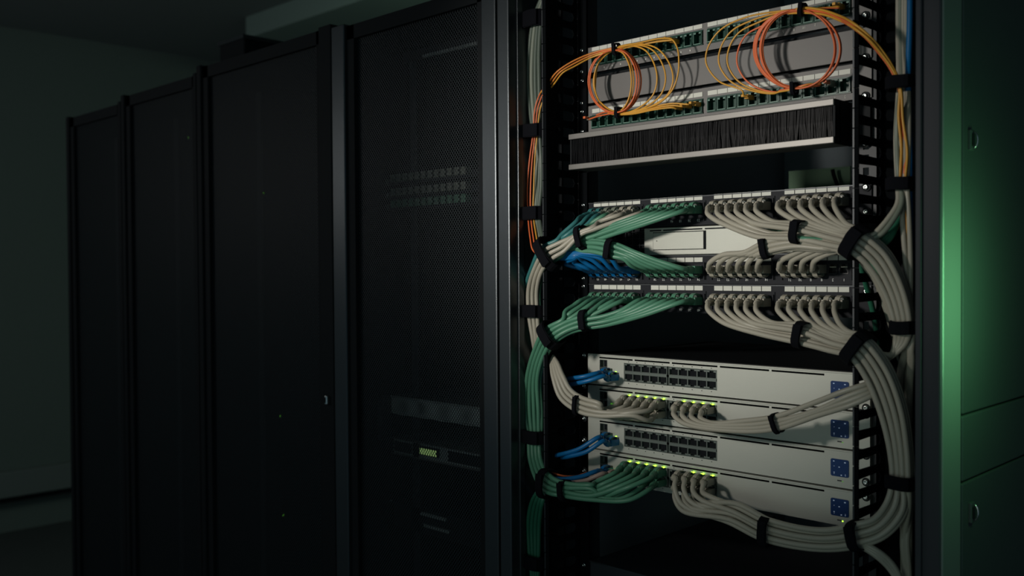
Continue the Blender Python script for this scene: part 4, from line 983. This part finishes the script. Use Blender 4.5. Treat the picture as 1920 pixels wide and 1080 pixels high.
# ------------------------------------------------------------------ the cabinet row to the left
def cabinet(pxs, ztop, label, units, extra, pm='black'):
    """pxs: frame-left, door-left, door-right, frame-right as seen on the row's front plane"""
    X0, D0, D1_, X1 = [at(p, 503, YF).x for p in pxs]
    root = empty('server_cabinet', ((X0 + X1) / 2, YF, 0), label, 'server cabinet', 'closed black server cabinets in the row'); off = -root.location
    MB().box(X0, X0 + 0.004, YF + 0.03, 0.8, 0, ztop).build('side_wall', M['black'], root, off)
    MB().box(X1 - 0.004, X1, YF + 0.03, 0.8, 0, ztop).build('side_wall', M['black'], root, off)
    MB().box(X0, X1, YF + 0.03, 0.8, ztop - 0.02, ztop).build('roof', M['black'], root, off)
    MB().box(X0, X1, 0.79, 0.8, 0, ztop).build('back_panel', M['dark'], root, off)
    MB().box(X0, X1, YF + 0.03, 0.8, 0.0, 0.06).build('plinth', M['black'], root, off)
    door = MB().box(D0, D0 + 0.022, YF + 0.006, YF + 0.024, 0.08, ztop - 0.004).box(D1_ - 0.014, D1_, YF + 0.006, YF + 0.024, 0.08, ztop - 0.004).box(D0, D1_, YF + 0.006, YF + 0.024, ztop - 0.03, ztop - 0.004).box(D0, D1_, YF + 0.006, YF + 0.024, 0.08, 0.12).build('door', M['black'], root, off)
    MB().box(D0 + 0.02, D1_ - 0.012, YF + 0.0145, YF + 0.0155, 0.11, ztop - 0.025).build('perforated_sheet', M['mesh'], door)
    if pxs[1] - pxs[0] > 3: MB().box(X0, D0 - 0.001, YF, YF + 0.03, 0, ztop).build('front_post', M[pm], root, off, bevel=0.002)
    if pxs[3] - pxs[2] > 3: MB().box(D1_ + 0.001, X1 - 0.001, YF, YF + 0.03, 0, ztop).build('front_post', M[pm], root, off, bevel=0.002)
    # rails inside
    xr = D0 + 0.07
    MB().box(xr, xr + 0.02, 0.0, 0.004, 0.1, ztop - 0.06).build('rack_rail', M['rail'], root, off)
    MB().box(D1_ - 0.05, D1_ - 0.03, 0.0, 0.004, 0.1, ztop - 0.06).build('rack_rail', M['rail'], root, off)
    return root, off, xr, D1_
def zt_at(px, py): return at(px, py, YF).z
ZCAB = zt_at(700, 27)
cabA, oA, xrA, xdA = cabinet((625, 649, 904, 932), ZCAB, 'black server cabinet with perforated door right beside the open rack', 1, 1, 'frame')
cabB, oB, xrB, xdB = cabinet((372, 380, 600, 624), ZCAB + 0.008, 'second black server cabinet from the open rack, out of focus', 1, 1)
cabC, oC, xrC, xdC = cabinet((230, 236, 365, 371), ZCAB - 0.006, 'third black server cabinet from the open rack, out of focus', 1, 1)
cabD, oD, xrD, xdD = cabinet((127, 132, 224, 229), ZCAB - 0.020, 'farthest black server cabinet, at the end of the row by the wall', 1, 1)
# door handle of the second cabinet
hb = empty('door_lock', at(613, 750, YF - 0.004), 'small bright door lock on the second cabinet from the open rack', 'lock')
MB().box(-0.004, 0.004, -0.004, 0.004, -0.009, 0.009).build('lock_body', M['chrome'], hb, bevel=0.002); MB().box(-0.0015, 0.0015, -0.006, -0.004, -0.005, 0.005).build('keyway', M['black'], hb)
# box on the far cabinets
bx = at(412, 130, 0.1); bx2 = at(458, 130, 0.1)
bo = empty('roof_fan_box', ((bx.x + bx2.x) / 2, 0.1, ZCAB - 0.006), 'dark box standing on the roof of the third server cabinet', 'box')
zz_ = at(435, 72, 0.1).z - (ZCAB - 0.006)
MB().box(bx.x - bo.location.x, bx2.x - bo.location.x, 0, 0.25, 0, zz_).build('box_body', M['black'], bo, bevel=0.004); MB().box(bx.x - bo.location.x - 0.004, bx2.x - bo.location.x + 0.004, -0.004, 0.254, zz_ - 0.01, zz_).build('box_lid', M['frame'], bo)

def unit(kind, label, px0, px1, yt, yb, pxr, Y=0.0):
    x0, x1 = at(px0, 503, Y).x, at(px1, 503, Y).x; z1, z0 = at(pxr, yt, Y).z, at(pxr, yb, Y).z
    root = empty(kind, ((x0 + x1) / 2, Y, z0), label, {'server': 'server', 'patch_bay': 'patch panel'}.get(kind, 'rack unit')); return root, -root.location, x0, x1, z0, z1
# patch panel group seen through the door
for i, (yt, yb, lb) in enumerate(((332, 345, 'upper dim patch panel behind the perforated door'), (358, 371, 'middle dim patch panel behind the perforated door'), (380, 393, 'lower dim patch panel behind the perforated door, small bright screws'))):
    root, off, x0, x1, z0, z1 = unit('patch_bay', lb, 728, 905, yt, yb, 760)
    MB().box(x0, x1, -0.002, 0.002, z0, z1).build('faceplate', M['ppanel'], root, off)
    for k in range(12):
        x = x0 + 0.03 + k * (x1 - x0 - 0.05) / 12
        MB().box(x, x + 0.012, -0.016, -0.002, z0 + 0.004, z0 + 0.018).build('plug', M['c_green' if i == 2 else 'c_dgrey'], root, off)
    for k in range(12):
        if i != 1 or k % 3: MB().box(x0 + 0.028 + k * (x1 - x0 - 0.05) / 12, x0 + 0.041 + k * (x1 - x0 - 0.05) / 12, -0.004, -0.002, z1 - 0.008, z1 - 0.003).build('paper_label', M['c_dgrey'], root, off)  # grey for white paper: dimness behind the door painted into the labels
    for zz in (z0 + 0.004, z1 - 0.004):
        o = link('screw', screw_mesh(), root, Vector((x0 + 0.004, -0.003, zz)) + off); o.scale = (1.3, 1.3, 1.3)
# servers
root, off, x0, x1, z0, z1 = unit('server', 'large dim server with a perforated front behind the perforated door', 735, 905, 741, 775, 740)
MB().box(x0, x1, 0.006, 0.6, z0, z1).build('chassis', M['server'], root, off, bevel=0.001); MB().box(x0, x1, -0.004, -0.003, z0, z1).build('perforated_bezel', M['bezelmesh'], root, off); MB().box(x0, x1, -0.006, 0.006, z1 - 0.003, z1).build('bezel_rim', M['server'], root, off)
MB().box(x0 - 0.012, x0, -0.03, -0.002, z0 - 0.05, z1).build('handle', M['rail'], root, off, bevel=0.003)
root, off, x0, x1, z0, z1 = unit('server', 'dim server with a small glowing green display behind the perforated door', 735, 905, 820, 850, 740)
MB().box(x0, x1, 0.0, 0.6, z0, z1).build('chassis', M['server'], root, off, bevel=0.001)
xd0, xd1 = at(785, 503, -0.003).x, at(815, 503, -0.003).x
MB().box(xd0 - 0.006, xd1 + 0.006, -0.003, 0, z0 + 0.008, z1 - 0.006).build('display_frame', M['black'], root, off)
MB().box(xd0, xd1, -0.004, -0.003, z0 + 0.010, z1 - 0.010).build('display', M['display'], root, off)
MB().box(x0, x1, -0.004, 0.0, z1 - 0.002, z1).box(x0, x1, -0.004, 0.0, z0, z0 + 0.002).build('bezel_rim', M['bar'], root, off)
for a, b in ((0.0, 0.22), (0.62, 0.98)): MB().box(x0 + (x1 - x0) * a + .004, x0 + (x1 - x0) * b, -0.002, 0, z0 + .006, z1 - .006).build('drive_bay', M['dark'], root, off)
root, off, x0, x1, z0, z1 = unit('rack_unit', 'barely visible rack unit near the foot of the nearest closed cabinet', 735, 905, 940, 985, 740)
MB().box(x0, x1, 0.0, 0.5, z0, z1).build('chassis', M['black'], root, off)
for a, zz in ((0.33, 0.75), (0.36, 0.3)): MB().box(x0 + (x1 - x0) * a, x0 + (x1 - x0) * (a + .28), -0.003, 0, z0 + (z1 - z0) * zz, z0 + (z1 - z0) * zz + 0.006).build('vent_strip', M['server'], root, off)
link('screw', screw_mesh(), root, Vector((x0 - 0.005, -0.003, z1)) + off)
root, off, x0, x1, z0, z1 = unit('rack_unit', 'dim slim unit near the top of the nearest closed cabinet', 760, 905, 88, 108, 800)
MB().box(x0, x1, 0.0, 0.5, z0, z1).build('chassis', M['ppanel'], root, off)
MB().box(x0 + 0.06, x1, -0.003, 0, z0, z0 + 0.006).build('front_strip', M['server'], root, off)
# tiny status lights deep in the far cabinets
for px, py, nm in ((353, 258, 'tiny green light high in the third server cabinet'), (525, 780, 'tiny green light low in the second server cabinet'), (531, 966, 'tiny green light near the foot of the second server cabinet'), (494, 362, 'tiny green light halfway up the second server cabinet')):
    p = at(px, py, -0.01); o = empty('status_light', p, nm, 'light', 'tiny status lights of the far cabinets')
    MB().box(-0.0016, 0.0016, -0.001, 0.001, -0.0016, 0.0016).build('lens', M['led_dim'], o); MB().box(-0.006, 0.006, 0.001, 0.012, -0.006, 0.006).build('light_housing', M['black'], o)
# green plate added deep inside; its colour stands in for the lit rear opening
YR = 0.62
p0, p1, p2 = at(1479, 350, YR), at(1594, 350, YR), at(1479, 324, YR)
rp = empty('rear_plate', ((p0.x + p1.x) / 2, YR, at(1540, 350, YR).z), 'added green plate for the lit rear opening, seen under the brush strip', 'plate')
MB().box(p0.x - rp.location.x, p1.x - rp.location.x, 0, 0.006, -0.02, at(1540, 316, YR).z - rp.location.z).build('plate', M['rear'], rp)
tube([at(1561, 318, YR - 0.02) - rp.location, at(1563, 328, YR - 0.02) - rp.location, at(1568, 342, YR - 0.02) - rp.location, at(1580, 365, YR - 0.02) - rp.location], 0.004, 6, 'shadowed_wire', M['dark'], rp)
